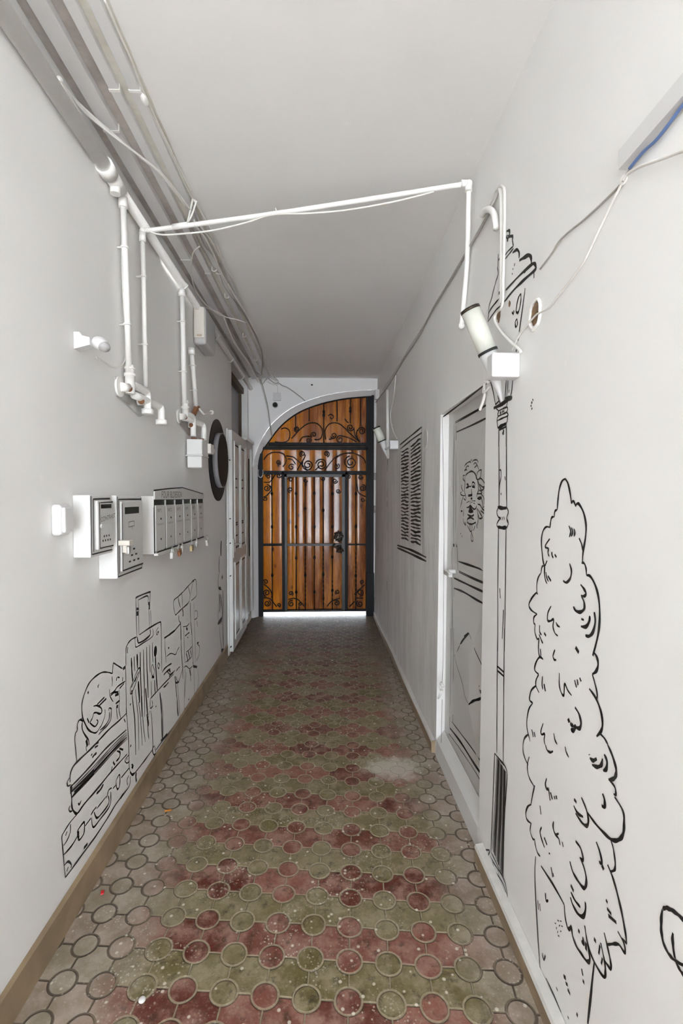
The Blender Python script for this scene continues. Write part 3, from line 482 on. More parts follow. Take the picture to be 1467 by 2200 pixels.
mural(wall_l, 'painted_backpack_and_boxes', 'black outline painting of a hiking backpack and strapped boxes', L_, [(250, 1440, 7.333, '''
w1.3 535,450 650,320 800,160 900,60; 535,450 530,550 540,600 580,560; w.8 560,470 570,540 545,600; w1.3 620,1260 720,1120 850,960 1000,740 1060,660; w2.6 685,350 700,500 715,700; w3 715,700 720,900 725,1080; 715,450 730,700 740,950 730,1050; w2 920,100 940,300 955,450; w3 955,450 962,600 975,720; 950,100 970,300 985,500 1000,720; w1.5 740,270 780,240 820,190; w2 700,1110 740,1070 800,1000; w1.4 618,580 628,560; w1.4 900,30 830,100'''),
(250, 1240, 7.333, '''
765,960 765,1100 775,1230 780,1350; w2 755,960 830,910; w2.4 830,910 920,840; w1.6 920,840 1010,730; 790,1250 860,1200 930,1220 960,1150 990,1100; w1.5 815,1115 830,1115; w1.5 720,1500 760,1440 820,1390 870,1360; w1.6 745,1540 790,1490 850,1440; w1.4 800,1480 840,1530 880,1510 920,1470; w2 835,1460 850,1495; w1.2 940,1480 970,1440 1000,1410; 930,1560 970,1650 1010,1560 1050,1400; w1.6 925,1560 935,1660 990,1650;
w1.2 930,600 905,500 905,370 980,300 1060,220 1150,120 1230,40 1255,60 1262,180 1260,290 1180,370; w1.4 930,600 980,550 1030,500 1120,420 1150,370; w1.3 970,310 985,400 1010,480; 1030,230 1035,350 1040,480; 1130,150 1160,270 1150,360; 1200,80 1185,180 1170,270; w2 1200,60 1220,60; w2.4 1040,500 1050,560 1048,620; w1.2 980,600 985,680 1010,720; w2 1010,700 1015,850 1018,1000; w1.5 1018,1000 1025,1200 1040,1400 1050,1600; 1060,780 1065,1000 1080,1350; w1.5 1160,400 1165,550 1170,700; w2 1170,700 1180,800 1190,920; w.8 1220,400 1230,800 1240,1100 1240,1350; 1050,780 1110,770 1150,720; w2.4 1100,800 1120,830; w1.3 1080,930 1110,900 1150,870; 1100,1180 1150,1140 1190,1090; 1090,1340 1140,1300 1190,1250; w1.8 1100,1200 1130,1330; w1.8 1130,1170 1160,1290; w1.4 1165,1150 1185,1240; w1.2 1270,520 1280,580 1270,640 1230,670; 1240,540 1260,525; 1265,690 1280,780; 1270,1050 1310,1100 1300,1220 1260,1320; w2 1270,1040 1295,1030; w2.4 1210,1405 1270,1415; w1.4 1205,1330 1212,1400; 1060,1430 1100,1400 1150,1440 1200,1400; w2.6 1155,1450 1170,1560; w1.4 1165,1560 1172,1640; w.8 1280,1450 1295,1600 1290,1700 1250,1850; 1080,1450 1078,1600 1075,1700 1070,2080; w1.2 1070,2080 1150,2000 1250,1850; w.8 1220,1440 1228,1650 1230,1850; w1.2 1100,1500 1085,1700 1075,1900; w1.6 1135,1920 1145,1930; w1.4 1120,945 1130,955; w1.3 1190,920 1200,1200 1210,1330''')], .0065)
mural(wall_l, 'painted_figure', 'black painted outline partly hidden behind the open white door', L_, [(440, 1080, 6.11, '''
w2 190,700 185,850 190,920; 190,920 175,1000 180,1120 220,1140; 185,1140 185,1300 175,1450 180,1590; w3 170,1590 210,1540 220,1500; 195,1600 200,1750 215,1880 225,1950; w3 185,1120 210,1130; w4 215,500 210,620 212,700; w3 225,960 230,1000; w2 190,1200 200,1350 190,1440; w3 215,1945 245,1930; w2 205,1200 230,1450 210,1600; w2 235,1150 240,1400 235,1600 245,1900''')], .012)
# ================================================================ THE GATE (varnished planks in a black iron frame)
def G(x, y, d=0): return ony(x, y, YG-d)
gz = lambda y: G(690, y).z
gx = lambda x: G(x, 1068).x
arc = [G(x, y) for x, y in [(560, 985)]+inner[2:]]
def arcz(x, drop=.0):                     # height of the arch at x
    for p, q in zip(arc, arc[1:]):
        if p.x <= x <= q.x: return p.z+(q.z-p.z)*(x-p.x)/(q.x-p.x)-drop
    return (arc[0].z if x < arc[0].x else arc[-1].z)-drop
gate = thing('wooden_gate', (gx(680), YG, 0), 'arched gate of glossy orange brown planks behind black scrolled ironwork', 'gate')
YW = YG+.012                              # face of the planks
def planks(name, xs, z0, ztop, label=None):
    b = MB(); rnd = random.Random(len(name))
    for a, e in zip(xs, xs[1:]):
        x0, x1 = gx(a)+.0002, gx(e)-.0002; K = 8; w_ = x1-x0; tw = rnd.uniform(-.0012, .0012)
        prof = [(x0+w_*k/K, YW-.0022*(1-(2*k/K-1)**2)-.003*(1 if 0 < k < K else 0)+tw*(2*k/K-1)) for k in range(K+1)]
        for (xa, ya), (xb, yb) in zip(prof, prof[1:]):
            za, zb = ztop(xa), ztop(xb)
            if za <= z0+.002 and zb <= z0+.002: continue
            b.face([(xa, ya, z0), (xb, yb, z0), (xb, yb, max(z0, zb)), (xa, ya, max(z0, za))])
        b.face([(x0, YW+.025, z0), (x1, YW+.025, z0), (x1, YW+.025, max(z0, ztop(x1))), (x0, YW+.025, max(z0, ztop(x0)))])
        b.face([(x0, YW, z0), (x1, YW, z0), (x1, YW+.025, z0), (x0, YW+.025, z0)])
    o = b.build(name, M['wood'], gate, label=label)
    o.data.validate()
    import bmesh as _b
    bb = _b.new(); bb.from_mesh(o.data); _b.ops.remove_doubles(bb, verts=bb.verts[:], dist=1e-5); bb.to_mesh(o.data); bb.free()
    for f in o.data.polygons: f.use_smooth = True
    return o
zb, zm, zt = gz(1311), gz(1169.5), gz(1012)
planks('side_planks', [564, 585.5, 607.5], zb, lambda x: gz(1020), 'orange planks left of the wicket door')
planks('side_planks', [746, 765, 787], zb, lambda x: gz(1020), 'glossy brown planks right of the wicket door')
planks('transom_planks', [563, 586, 614, 642, 671, 696, 720, 742, 765, 787], gz(1012), lambda x: min(gz(966), arcz(x)), 'orange planks in the strip above the wicket door')
planks('lunette_planks', [575, 604, 624, 644, 666, 696, 722, 744, 756, 772, 797], gz(957), lambda x: arcz(x, .01), 'brown planks filling the arched top')
b = MB(); b.box(gx(558), gx(802), YW+.026, YW+.04, .045, gz(985)); pl = [Vector((gx(560), YW+.026, gz(985)))]+[Vector((p.x, YW+.026, p.z+.01)) for p in arc[1:]]+[Vector((gx(802), YW+.026, arc[-1].z+.01)), Vector((gx(802), YW+.026, gz(985)))]
b.prism(pl, (0, .014, 0)); b.build('light_stop_board', M['darkwood'], gate)  # unseen board added behind the planks to stop light leaking through
# frame
b = MB(); Y0, Y1 = YG-.045, YG+.02
b.box(gx(555), gx(565), Y0, Y1, .0, gz(975)); b.box(gx(786), gx(797), Y0, Y1, .01, gz(852)); b.box(gx(797), gx(802), Y0-.01, Y1, .0, gz(850))
b.box(gx(565), gx(787), Y0+.01, Y1, gz(1313), gz(1308.5)); b.box(gx(565), gx(787), Y0, Y1, gz(1019), gz(1012))
b.box(gx(563), gx(790), Y0, Y1, gz(966.5), gz(961)); b.box(gx(577), gx(797), Y0+.005, Y1, gz(957.5), gz(951.5))
b.box(gx(606), gx(611), Y0, Y1, gz(1311), gz(1014)); b.box(gx(741), gx(747), Y0, Y1, gz(1311), gz(1014))
pr = [p for p in arc]; T = cr([Vector((p.x, YG-.02, p.z-.008)) for p in pr], 4); b.tube(T, .014, 6)
b.build('iron_frame', M['iron'], gate)
for q in ((gx(565), gx(607), YG-.035, YG-.012, gz(1172), gz(1167)), (gx(747), gx(787), YG-.03, YG-.012, gz(1171.5), gz(1168))): b = MB(); b.box(*q); b.build('cross_rail', M['iron'], gate)
b = MB(); b.box(gx(786), gx(803), YG-.075, YG+.02, .0, gz(1230), .004); b.build('corner_post', M['iron'], gate)
wick = MB(); wx0, wx1 = gx(612), gx(740.5)
wick.box(wx0, gx(617), YG-.055, YG+.015, gz(1311), gz(1019.5)); wick.box(gx(734), wx1, YG-.055, YG+.015, gz(1311), gz(1019.5))
wick.box(wx0, wx1, YG-.055, YG+.015, gz(1025), gz(1019.5)); wick.box(wx0, wx1, YG-.055, YG+.015, gz(1312), gz(1308.5)); wick.box(gx(617), gx(734), YG-.052, YG-.018, gz(1172), gz(1167.5))
wk = wick.build('wicket_door', mat('worn_black_iron', (.030, .030, .030), .4, spec=.6, bump=.6, bscale=100), gate, label='black framed wicket door in the middle of the gate')
def subplanks(xs):
    o = planks('door_planks', xs, gz(1309), lambda x: gz(1024), None); o.parent = wk; return o
subplanks([616.5, 628, 637, 654, 672.5, 691, 713, 735])
# upright bars with collars
A_ = lambda x, y: G(550+x/5.433, 940+y/5.433, .035)
B_ = lambda x, y: G(550+x/5.433, 1150+y/5.433, .035)
C_ = lambda x, y: G(570+x/5.868, 840+y/5.868, .035)
def bar(x, y0, y1, knots, par, twist=None):
    b = MB(); X_ = gx(x); zt_, zb_ = gz(y0), gz(y1); N = 60; pts = []; r = []
    for k in range(N+1):
        z = zt_+(zb_-zt_)*k/N; pts.append((X_, YG-.035, z)); rad = .0075
        if twist and twist[0] > k/N*(y1-y0)+y0 > twist[1]: pass
        if twist and twist[0] < y0+(y1-y0)*k/N < twist[1]: rad = .006+.005*(k % 2)
        r.append(rad)
    b.tube(pts, r, 6)
    for ky in knots:
        z = gz(ky); b.cyl((X_, YG-.035, z+.026), (X_, YG-.035, z), .008, .018, 8); b.cyl((X_, YG-.035, z), (X_, YG-.035, z-.026), .018, .008, 8)
    return b.build('upright_bar', M['iron'], par)
a2 = lambda y: 940+y/5.433
b2 = lambda y: 1150+y/5.433
for x, ks, tw in ((636, [a2(655), a2(1040), b2(260), b2(655)], None), (655.5, [a2(830), b2(460)], (1180, 1300)), (675, [a2(650), a2(1040), b2(255), b2(655)], None), (694, [a2(850), b2(455)], (1180, 1300)), (713.5, [a2(655), a2(1040), b2(250), b2(640)], (1240, 1300))):
    bar(x, 1024, 1310, ks, wk, tw)
bar(584.5, 1018, 1310, [a2(655), a2(1040), b2(460)], gate)
bar(764, 1018, 1310, [a2(655), a2(1040), b2(470)], gate, (1180, 1300))
for x, y0, ks in ((635.5, 892, []), (664.5, 877, []), (695.5, 866, [886, 893]), (724, 861, []), (752, 858, [878, 884]), (774, 856, [])):
    bar(x, y0, {635.5: 925, 664.5: 906, 695.5: 951, 724: 906, 752: 910, 774: 916}[x], ks, gate)
# scrolls
def spi(cx, cy, r, a0, turns, s=1, n=26, rmin=.22):
    return [(cx+r*(1-(1-rmin)*k/n)*math.cos(math.radians(a0)+s*2*PI*turns*k/n), cy+r*(1-(1-rmin)*k/n)*math.sin(math.radians(a0)+s*2*PI*turns*k/n)) for k in range(n+1)]
def scroll(F, chains, par, label=None, r=.0072):
    for ch in chains:
        b = MB(); b.tube(cr([F(x, y) for x, y in ch], 2), r, 6); o = b.build('scroll', M['iron'], par)
    return o
# transom scrolls (crop A pixels)
scroll(A_, [[(90, 260), (140, 195), (220, 170), (310, 185), (348, 240), (345, 300), (310, 340)], spi(258, 292, 30, 60, 1.4, -1),
  [(370, 250), (420, 255), (460, 310)] , spi(412, 345, 38, -40, 1.3, -1), [(350, 215), (440, 230), (540, 320), (600, 385)], spi(603, 318, 68, -150, 1.9, -1), spi(540, 190, 36, 100, 1.5, 1),
  [(690, 380), (740, 330)], spi(762, 315, 68, 190, 1.9, 1), spi(822, 190, 36, 80, 1.5, -1), [(800, 380), (860, 300), (940, 220), (1060, 180), (1180, 195), (1260, 250), (1275, 300)],
  spi(1105, 290, 78, -100, 1.8, -1), spi(940, 335, 34, -60, 1.3, 1), [(480, 380), (560, 240), (575, 200)], [(930, 330), (930, 240), (1010, 190)]], gate, 'row of black scrolls in the strip above the wicket door')
scroll(A_, [spi(140, 455, 30, 180, 1.4, 1), spi(125, 590, 42, -90, 1.5, 1)+[], [(90, 520), (160, 520), (210, 450), (240, 420)], spi(265, 445, 28, 0, 1.2, 1), [(165, 560), (180, 610), (130, 670), (85, 700)], spi(108, 712, 26, 180, 1.1, -1)], gate)
scroll(A_, [spi(1085, 455, 22, 180, 1.1, -1), spi(1220, 460, 30, 0, 1.4, 1), spi(1243, 590, 42, -90, 1.5, 1), [(1180, 580), (1200, 650), (1280, 690)], spi(1245, 725, 26, 0, 1.1, 1), [(1165, 470), (1170, 540), (1185, 590)]], gate)
scroll(A_, [spi(400, 490, 30, 180, 1.3, 1), spi(400, 610, 32, 90, 1.3, 1), spi(920, 505, 32, 0, 1.4, 1), spi(960, 625, 28, 0, 1.4, 1), [(880, 560), (890, 610)], spi(785, 480, 24, 180, 1.1, -1), spi(575, 500, 26, 0, 1.1, 1)], wk)
scroll(B_, [spi(112, 545, 30, 180, 1.2, 1), [(90, 570), (150, 620), (185, 680), (180, 730)], spi(125, 672, 42, 100, 1.5, 1), [(95, 730), (160, 740), (205, 790), (240, 835)], spi(130, 795, 40, -60, 1.5, 1), spi(265, 815, 24, 90, 1.2, -1)], gate)
scroll(B_, [spi(1240, 545, 26, 90, 1.2, 1), [(1265, 580), (1200, 640), (1150, 690)], spi(1215, 670, 42, 100, 1.5, -1), [(1160, 730), (1250, 735)], spi(1210, 800, 40, -120, 1.5, -1), [(1090, 835), (1150, 770)]], gate)
scroll(B_, [spi(405, 680, 28, 60, 1.3, -1), [(380, 750), (440, 735), (500, 760), (560, 830)], spi(410, 800, 38, -60, 1.4, -1), spi(510, 800, 26, -90, 1.2, 1), spi(950, 665, 28, 120, 1.3, 1), [(830, 830), (880, 770), (980, 735)], spi(940, 790, 34, -120, 1.4, 1)], wk)
scroll(C_, [[(120, 640), (220, 650), (290, 620), (310, 540), (290, 485), (240, 465), (200, 480)], spi(395, 480, 36, 90, 1.5, 1), [(330, 600), (400, 520), (500, 430), (580, 400), (660, 415), (715, 480), (715, 560), (680, 610), (620, 610)], spi(610, 550, 38, 120, 1.4, 1),
  [(430, 640), (470, 580), (560, 570)], spi(545, 620, 36, -60, 1.5, 1), [(760, 610), (750, 500), (800, 420), (880, 400), (960, 430), (1060, 530), (1190, 645)], spi(860, 560, 40, 160, 1.4, -1), [(800, 610), (850, 600)],
  [(1150, 640), (1050, 590), (960, 565)], spi(940, 610, 50, -60, 1.4, -1), spi(1070, 460, 48, 0, 1.6, 1), [(1118, 470), (1130, 560), (1190, 640)], [(1190, 640), (1145, 560), (1160, 490)], spi(1215, 505, 50, 180, 1.7, 1), [(1000, 350), (1030, 390), (1050, 400)], spi(830, 330, 40, 200, 1., 1)], gate, 'black scrolls in the arched top')
# lion-mask knocker and lock
kx, kz = gx(727), gz(1152)
b = MB(); rnd = random.Random(5)
for k in range(26):
    a = k*2.4; rr2 = .010+.052*math.sqrt(k/26); b.ball((kx+rr2*math.cos(a), YG-.068-.012*(1-k/26), kz+rr2*math.sin(a)*1.15), .0125, (1, .9, 1.1), seg=10)
b.cyl((kx, YG-.075, kz), (kx, YG-.04, kz), .045, .055); b.build('lion_mask', M['bronze'], wk, label='dark ornate round boss on the wicket door')
b = MB(); b.ball((kx+.004, YG-.08, gz(1174)), .03, (1.1, .7, .8)); b.tube(cr([(kx-.045, YG-.08, gz(1168)), (kx-.075, YG-.10, gz(1171)), (kx-.02, YG-.11, gz(1176)), (kx+.03, YG-.09, gz(1170))], 5), .009)
for k in range(14):
    a = k*2.4; rr2 = .005+.042*math.sqrt(k/14); b.ball((kx+.015+rr2*math.cos(a), YG-.072, gz(1181)+rr2*math.sin(a)*.9), .0115, seg=8)
b.build('door_handle', M['bronze'], wk, label='dark ornate lever handle with leaf plate')
b = MB(); p = G(558, 1012, .06); b.tube(cr([(p.x-.02, p.y, p.z+.02), (p.x-.02, p.y-.01, p.z-.05), (p.x+.012, p.y-.015, p.z-.085), (p.x+.04, p.y-.01, p.z-.05), (p.x+.04, p.y, p.z+.02)], 6), .007); b.build('hoop_lock', M['steel'], gate, label='pale hoop on the left upright')
for py in (1024, 1094, 1290):
    b = MB(); z = gz(py); b.cyl((gx(804), YG-.06, z-.045), (gx(804), YG-.06, z+.045), .011); b.build('hinge', M['steel'], gate)
# ================================================================ LEFT WALL THINGS
# open white door leaf
lf = thing('open_door_leaf', (-.90, 5.27, .03), 'open white panelled door leaf folded back along the left wall', 'door')
Y0, Y1 = 4.86, 5.78; X0, X1 = -.918, -.876
sk = Matrix.Translation((X1, Y0, 0)) @ Matrix.Rotation(math.radians(.5), 4, 'Z') @ Matrix.Translation((-X1, -Y0, 0))
b = MB(); b.box(X0, X1, Y0, Y1, .045, 2.225, .004, rot=sk); b.box(X0-.010, X0+.006, Y0-.03, Y0+.05, .015, 2.235, .002, rot=sk); b.build('leaf', M['white'], lf)
b = MB()
for y0, y1 in ((Y0+.10, Y0+.42), (Y0+.50, Y0+.82)):
    for z0, z1 in ((.14, .92), (1.02, 2.13)):
        for (a, c2, d, e) in ((y0, y0+.016, z0, z1), (y1-.016, y1, z0, z1), (y0, y1, z0, z0+.016), (y0, y1, z1-.016, z1)): b.box(X1-.002, X1+.011, a, c2, d, e, .003, rot=sk)
b.build('panel_moulding', M['white'], lf)
b = MB()
for y0, y1 in ((Y0+.10, Y0+.42), (Y0+.50, Y0+.82)):
    for z0, z1 in ((.14, .92), (1.02, 2.13)):
        i_ = .03
        for (a, c2, d, e) in ((y0+i_, y0+i_+.012, z0+i_, z1-i_), (y1-i_-.012, y1-i_, z0+i_, z1-i_), (y0+i_, y1-i_, z0+i_, z0+i_+.014), (y0+i_, y1-i_, z1-i_-.014, z1-i_)): b.box(X1-.001, X1+.0012, a, c2, d, e, rot=sk)
    for z in (1.17, 1.28, 1.30, 1.66, 1.75): b.box(X1-.001, X1+.0012, y0+.04, y1-.12, z, z+.014, rot=sk)
b.build('inked_lines', M['ink'], lf, label='black painted lines inside the panels')
def lever(s, lab):
    b = MB(); x = X1 if s > 0 else X0; b.box(x-.001, x+.008, Y0+.025, Y0+.06, .97, 1.16, .003) if s > 0 else b.box(x-.008, x+.001, Y0+.02, Y0+.055, .97, 1.16, .003)
    L = .05 if s > 0 else -.015
    b.cyl((x, Y0+.04, 1.105), (x+L, Y0+.04, 1.105), .009); b.tube([(x+L, Y0+.04, 1.105), (x+L, Y0+.10, 1.105), (x+L-.006*s, Y0+.15, 1.103)], .008); b.build('door_handle', M['steel'], lf, label=lab)
lever(1, 'lever handle on the face towards the passage'); 
b = MB(); b.box(-.936, X0-.008, Y0-.03, Y0-.015, 1.098, 1.112, .003); b.build('far_handle_end', M['steel'], lf)

for z in (.10, .80, 1.12, 1.36, 1.93): b = MB(); b.cyl((-.897, Y0-.0315, z), (-.897, Y0+.01, z), .006, seg=10); b.build('edge_screw', M['bronze'], lf)
# fixed frame beyond it
fx = thing('door_frame', (-.91, 6.05, .1), 'white door frame and fixed panel between the open leaf and the gate', 'door frame')
b = MB(); 
b.box(XL+.002, -.885, 5.83, 5.90, .12, 2.235, .004); b.box(XL+.002, -.885, 6.28, 6.345, .12, 2.235, .004); b.box(XL+.002, -.885, 5.83, 6.345, 2.17, 2.235, .004); b.box(XL+.002, -.87, 5.80, 6.375, 2.235, 2.27, .004)
b.build('frame', M['white'], fx)
b = MB(); b.box(XL+.002, -.912, 5.90, 6.28, .12, 2.17, .002); b.box(-.914, -.905, 5.95, 6.23, 1.2, 2.1, .004); b.box(-.914, -.905, 5.95, 6.23, .2, .95, .004); b.build('fixed_panel', M['white'], fx)
b = MB(); b.box(-.905, -.9, 6.10, 6.17, .84, 2.04); b.build('dark_slot', M['dark'], fx, label='tall black slot')
# over-door recess
rc = thing('transom_panel', (XL-.1, 5.74, 2.25), 'grey boarded panel high in the left wall above the open door', 'panel')
b = MB(); b.box(XL-.125, XL-.10, NY0+.005, NY1-.005, NZ0+.005, 2.86); b.build('board', M['neph'], rc)
b = MB(); b.box(XL-.125, XL-.04, NY0+.005, NY1-.005, 2.862, 2.935, .004); b.box(XL-.10, XL-.07, NY1-.05, NY1-.005, NZ0+.005, 2.86, .003); b.build('brown_beam', M['darkwood'], rc)
# letterboxes
def bits(name, m, par, boxes, **k):
    for q in boxes: b = MB(); b.box(*q); b.build(name, M[m], par, **k)
def pmap(F, pts): return [F(*p) for p in pts]
def frontink(b, X, segs, w):
    for (y0, z0, y1, z1) in segs: b.ribbon([Vector((X, y0, z0)), Vector((X, (y0+y1)/2, (z0+z1)/2+.0004)), Vector((X, y1, z1))], w, NR)
BX1 = -.874; y0, y1, z0, z1 = 1.894, 2.088, 1.34, 1.578
m1 = thing('letterbox', (-.907, (y0+y1)/2, z0), 'white letterbox nearest the camera, with a row of small holes and a hooded flap', 'letterbox', None)
b = MB(); b.box(XL+.001, BX1, y0, y1, z0, z1, .004); b.build('body', M['white'], m1)
b = MB(); b.box(BX1+.001, BX1+.016, y0+.03, y1-.022, z0+.026, z1-.022, .006); b.build('door', M['grey'], m1)
b = MB(); F1 = BX1+.0165
bits('slot', 'dark', m1, [(F1-.002, F1+.0006, y0+.055, y1-.045, z1-.052, z1-.036)])
bits('peep_hole', 'dark', m1, [(F1-.002, F1+.0005, y0+.077+k*.022, y0+.084+k*.022, z0+.072, z0+.080) for k in range(3)]+[(F1-.002, F1+.0005, y0+.066+k*.022, y0+.073+k*.022, z0+.055, z0+.063) for k in range(4)])
b = MB(); frontink(b, BX1+.0012, [(y0+.005, z0+.01, y0+.006, z1-.004), (y0+.01, z0+.012, y1-.005, z0+.012), (y0+.024, z0+.02, y0+.024, z1-.018), (y0+.024, z1-.016, y1-.02, z1-.014), (y1-.018, z0+.02, y1-.018, z1-.02)], .006)
frontink(b, F1+.0004, [(y0+.042, z0+.032, y0+.042, z1-.028), (y0+.042, z0+.032, y1-.03, z0+.032), (y0+.05, z1-.03, y1-.03, z1-.028)], .005); b.build('inked_edges', M['ink'], m1)
b = MB(); letters(b, 'CONTRAST', Vector((F1+.0008, y0+.05, z1-.105)), Vector((0, 1, .10)), Vector((0, -.02, 1)), .026); b.build('lettering', M['inkg'], m1, label='faint grey handwriting')
b = MB(); b.cyl((F1-.002, y0+.052, z0+.118), (F1+.005, y0+.052, z0+.118), .008); b.build('lock', M['white'], m1)
BX2 = -.862; y0, y1, z0, z1 = 2.104, 2.39, 1.225, 1.578
m2 = thing('letterbox', (-.90, (y0+y1)/2, z0), 'tallest letterbox, with a black slot and a triangle of small holes', 'letterbox', None)
b = MB(); b.box(XL+.001, BX2, y0, y1, z0, z1, .004); b.build('body', M['white'], m2)
b = MB(); b.box(BX2+.001, BX2+.010, y0+.028, y1-.012, z0+.026, z1-.026, .004); b.build('door', M['grey'], m2)
F2 = BX2+.0105; bits('slot', 'dark', m2, [(F2-.002, F2+.0006, y0+.062, y1-.062, z1-.082, z1-.052)])
for r_, n_ in ((0, 1), (1, 2), (2, 3)):
    for k in range(n_): yc = y0+.16+(k-(n_-1)/2)*.05; bits('peep_hole', 'dark', m2, [(F2-.002, F2+.0006, yc-.010, yc+.010, z0+.108-r_*.026, z0+.115-r_*.026)])
b = MB(); frontink(b, BX2+.0012, [(y0+.006, z0+.006, y0+.006, z1-.006), (y0+.008, z0+.008, y1-.004, z0+.008), (y0+.02, z0+.02, y0+.02, z1-.015), (y0+.02, z1-.018, y1-.01, z1-.018), (y1-.006, z0+.01, y1-.006, z1-.01)], .006)
frontink(b, F2+.0004, [(y0+.03, z0+.03, y1-.016, z0+.03), (y0+.032, z0+.03, y0+.032, z1-.035)], .006); b.build('inked_edges', M['ink'], m2)
b = MB(); frontink(b, F2+.0007, [(y0+.10, z1-.118, y0+.165, z1-.116), (y0+.10, z1-.140, y0+.165, z1-.138), (y0+.10, z1-.118, y0+.10, z1-.140), (y0+.165, z1-.116, y0+.165, z1-.138), (y0+.135, z1-.14, y0+.142, z1-.152)], .003)
b.build('drawn_label', M['inkg'], m2, label='small drawn speech-bubble label')
lk = MB(); yl = y0+.035; lk.box(BX2+.002, BX2+.05, yl-.03, yl+.012, 1.365, 1.387, .003); lk.box(BX2+.012, BX2+.03, yl-.012, yl+.012, 1.332, 1.366, .004); lk.build('hasp', M['cream'], m2, label='cream hasp with a small steel padlock')
b = MB(); b.box(BX2+.02, BX2+.038, yl-.004, yl+.018, 1.325, 1.36, .004); b.build('padlock', M['steel'], m2)
# bank of six
BX3 = -.862; ya, yb, z0, z1 = 2.56, 3.60, 1.276, 1.558
m3 = thing('letterbox_bank', (-.90, (ya+yb)/2, z0), 'long bank of six narrow grey letterbox doors with a gabled header', 'letterbox', None)
b = MB(); b.box(XL+.001, BX3, ya, yb, z0, z1+.018, .003); b.box(BX3-.001, BX3+.02, ya, yb, z0-.008, z0+.004, .001); b.build('body', M['white'], m3)
b = MB(); hp = [(BX3+.001, ya, z1), (BX3+.001, yb+.01, z1), (BX3+.001, yb+.01, z1+.03), (BX3+.001, 3.08, z1+.066), (BX3+.001, ya, z1+.042)]; b.prism(hp, (.006, 0, 0)); b.build('header_board', M['grey'], m3)
b = MB(); letters(b, 'FOUR BLDESIGN', Vector((BX3+.0078, ya+.10, z1+.008)), Vector((0, 1.0, .004)), Vector((0, 0, 1)), .052, slant=.1); b.build('lettering', M['inkg'], m3, label='faint handwriting on the header')
pw = (yb-ya)/6; b = MB(); 
b.box(BX3-.001, BX3+.0015, ya+.004, yb-.004, z1-.040, z1-.001); b.build('slots', mat('bottle_green_dark', (.008, .02, .016), .6), m3)
drng = random.Random(9)
for k in range(6):
    a = ya+k*pw; d_ = MB(); ja = drng.uniform(-.002, .002)
    d_.box(BX3+.001, BX3+.007, a+.012, a+pw-.008, z0+.014, z1-.03+ja, .002); dd = d_.build('door', M['grey'], m3, label='narrow grey door of box %s from the near end' % ['one', 'two', 'three', 'four', 'five', 'six'][k])
    t_ = MB(); letters(t_, 'N\u00ba%d' % (k+1), Vector((BX3+.0078, a+.035, z1-.068)), Vector((0, 1.5, 0)), Vector((0, 0, 1)), .028)
    t_.ribbon([Vector((BX3+.0078, a+.03+q*.0048, z1-.131+.009*math.sin(q*1.9+k)*math.cos(q*.7))) for q in range(24)], .0026, NR)   # an unreadable scribble
    t_.build('lettering', M['inkg'], dd)
    bits('hole', 'dark', dd, [(BX3+.006, BX3+.0078, a+pw*.48, a+pw*.58, z1-.108, z1-.098), (BX3+.006, BX3+.0078, a+pw*.48, a+pw*.56, z1-.215, z1-.205)])
    if k: 
        g_ = MB(); g_.box(BX3+.0005, BX3+.008, a-.002, a+.006, z1-.04, z1-.004); g_.build('divider', M['steel'], m3)
b = MB(); frontink(b, BX3+.0088, [], .004)
for k in range(7): a = ya+k*pw+(.004 if k < 6 else -.003); b.box(BX3, BX3+.002, a-.005, a+.007, z0+.004, z1-.04)
frontink(b, BX3+.0082, [(ya+.02, z0+.006, yb-.01, z0+.008)], .008); b.ribbon([Vector((BX3+.0015, ya-.001, z1+.046)), Vector((BX3+.0015, 2.8, z1+.059)), Vector((BX3+.0015, 3.08, z1+.071)), Vector((BX3+.0015, yb+.01, z1+.035))], .007, NR)
b.build('inked_edges', M['ink'], m3)
b = MB(); b.ball((-.90, 3.22, z1+.062), .03, (.8, 2.2, .35)); b.build('tin_lid', M['steel'], m3, label='dull metal hood behind the gabled header')
def padlock(y, m, body, lab, tilt=0, s=1.):
    t = thing('padlock', (BX3+.02, y, z0-.05), lab, 'padlock', 'padlocks hanging under the letterbox bank'); rt = Matrix.Translation((BX3+.02, y, z0)) @ Matrix.Rotation(tilt, 4, 'X') @ Matrix.Translation((-BX3-.02, -y, -z0))
    b = MB(); b.box(BX3+.012, BX3+.028, y-.022*s, y+.022*s, z0-.052*s, z0-.016, .004, rot=rt); b.build('body', M[body], t)
    b = MB(); pts = [rt @ Vector(p) for p in cr([(BX3+.02, y-.014*s, z0-.018), (BX3+.02, y-.014*s, z0+.004), (BX3+.02, y, z0+.016), (BX3+.02, y+.014*s, z0+.004), (BX3+.02, y+.014*s, z0-.018)], 5)]
    b.tube(pts, .0032, 8); b.build('shackle', M['steel'], t)
for y, bd, lab, ti, s in ((2.80, 'white', 'small white padlock under the near end of the letterbox bank', 0, 1.), (2.93, 'rust', 'brown padlock, second from the near end under the letterbox bank', .35, 1.), (3.0, 'white', 'pale padlock hanging right against the brown one', -.2, .9), (3.21, 'brass', 'brass padlock under the middle doors of the letterbox bank', .1, 1.05), (3.34, 'steel', 'dark steel padlock just beyond the brass one', -.2, .8), (3.63, 'white', 'white padlock hanging open at the far end of the letterbox bank', .5, 1.15)):
    padlock(y, None, bd, lab, ti, s)
# intercom box at the near end
y0 = 1.742; ib = thing('doorbell_box', (-.92, 1.78, 1.43), 'rounded white plastic box on the left wall before the first letterbox', 'doorbell')
b = MB(); b.box(XL+.001, -.905, y0, y0+.078, 1.435, 1.545, .012, 4); b.build('housing', M['plastic'], ib); b = MB(); b.box(-.906, -.893, y0+.008, y0+.07, 1.445, 1.535, .006, 3); b.build('cover', M['plastic'], ib)
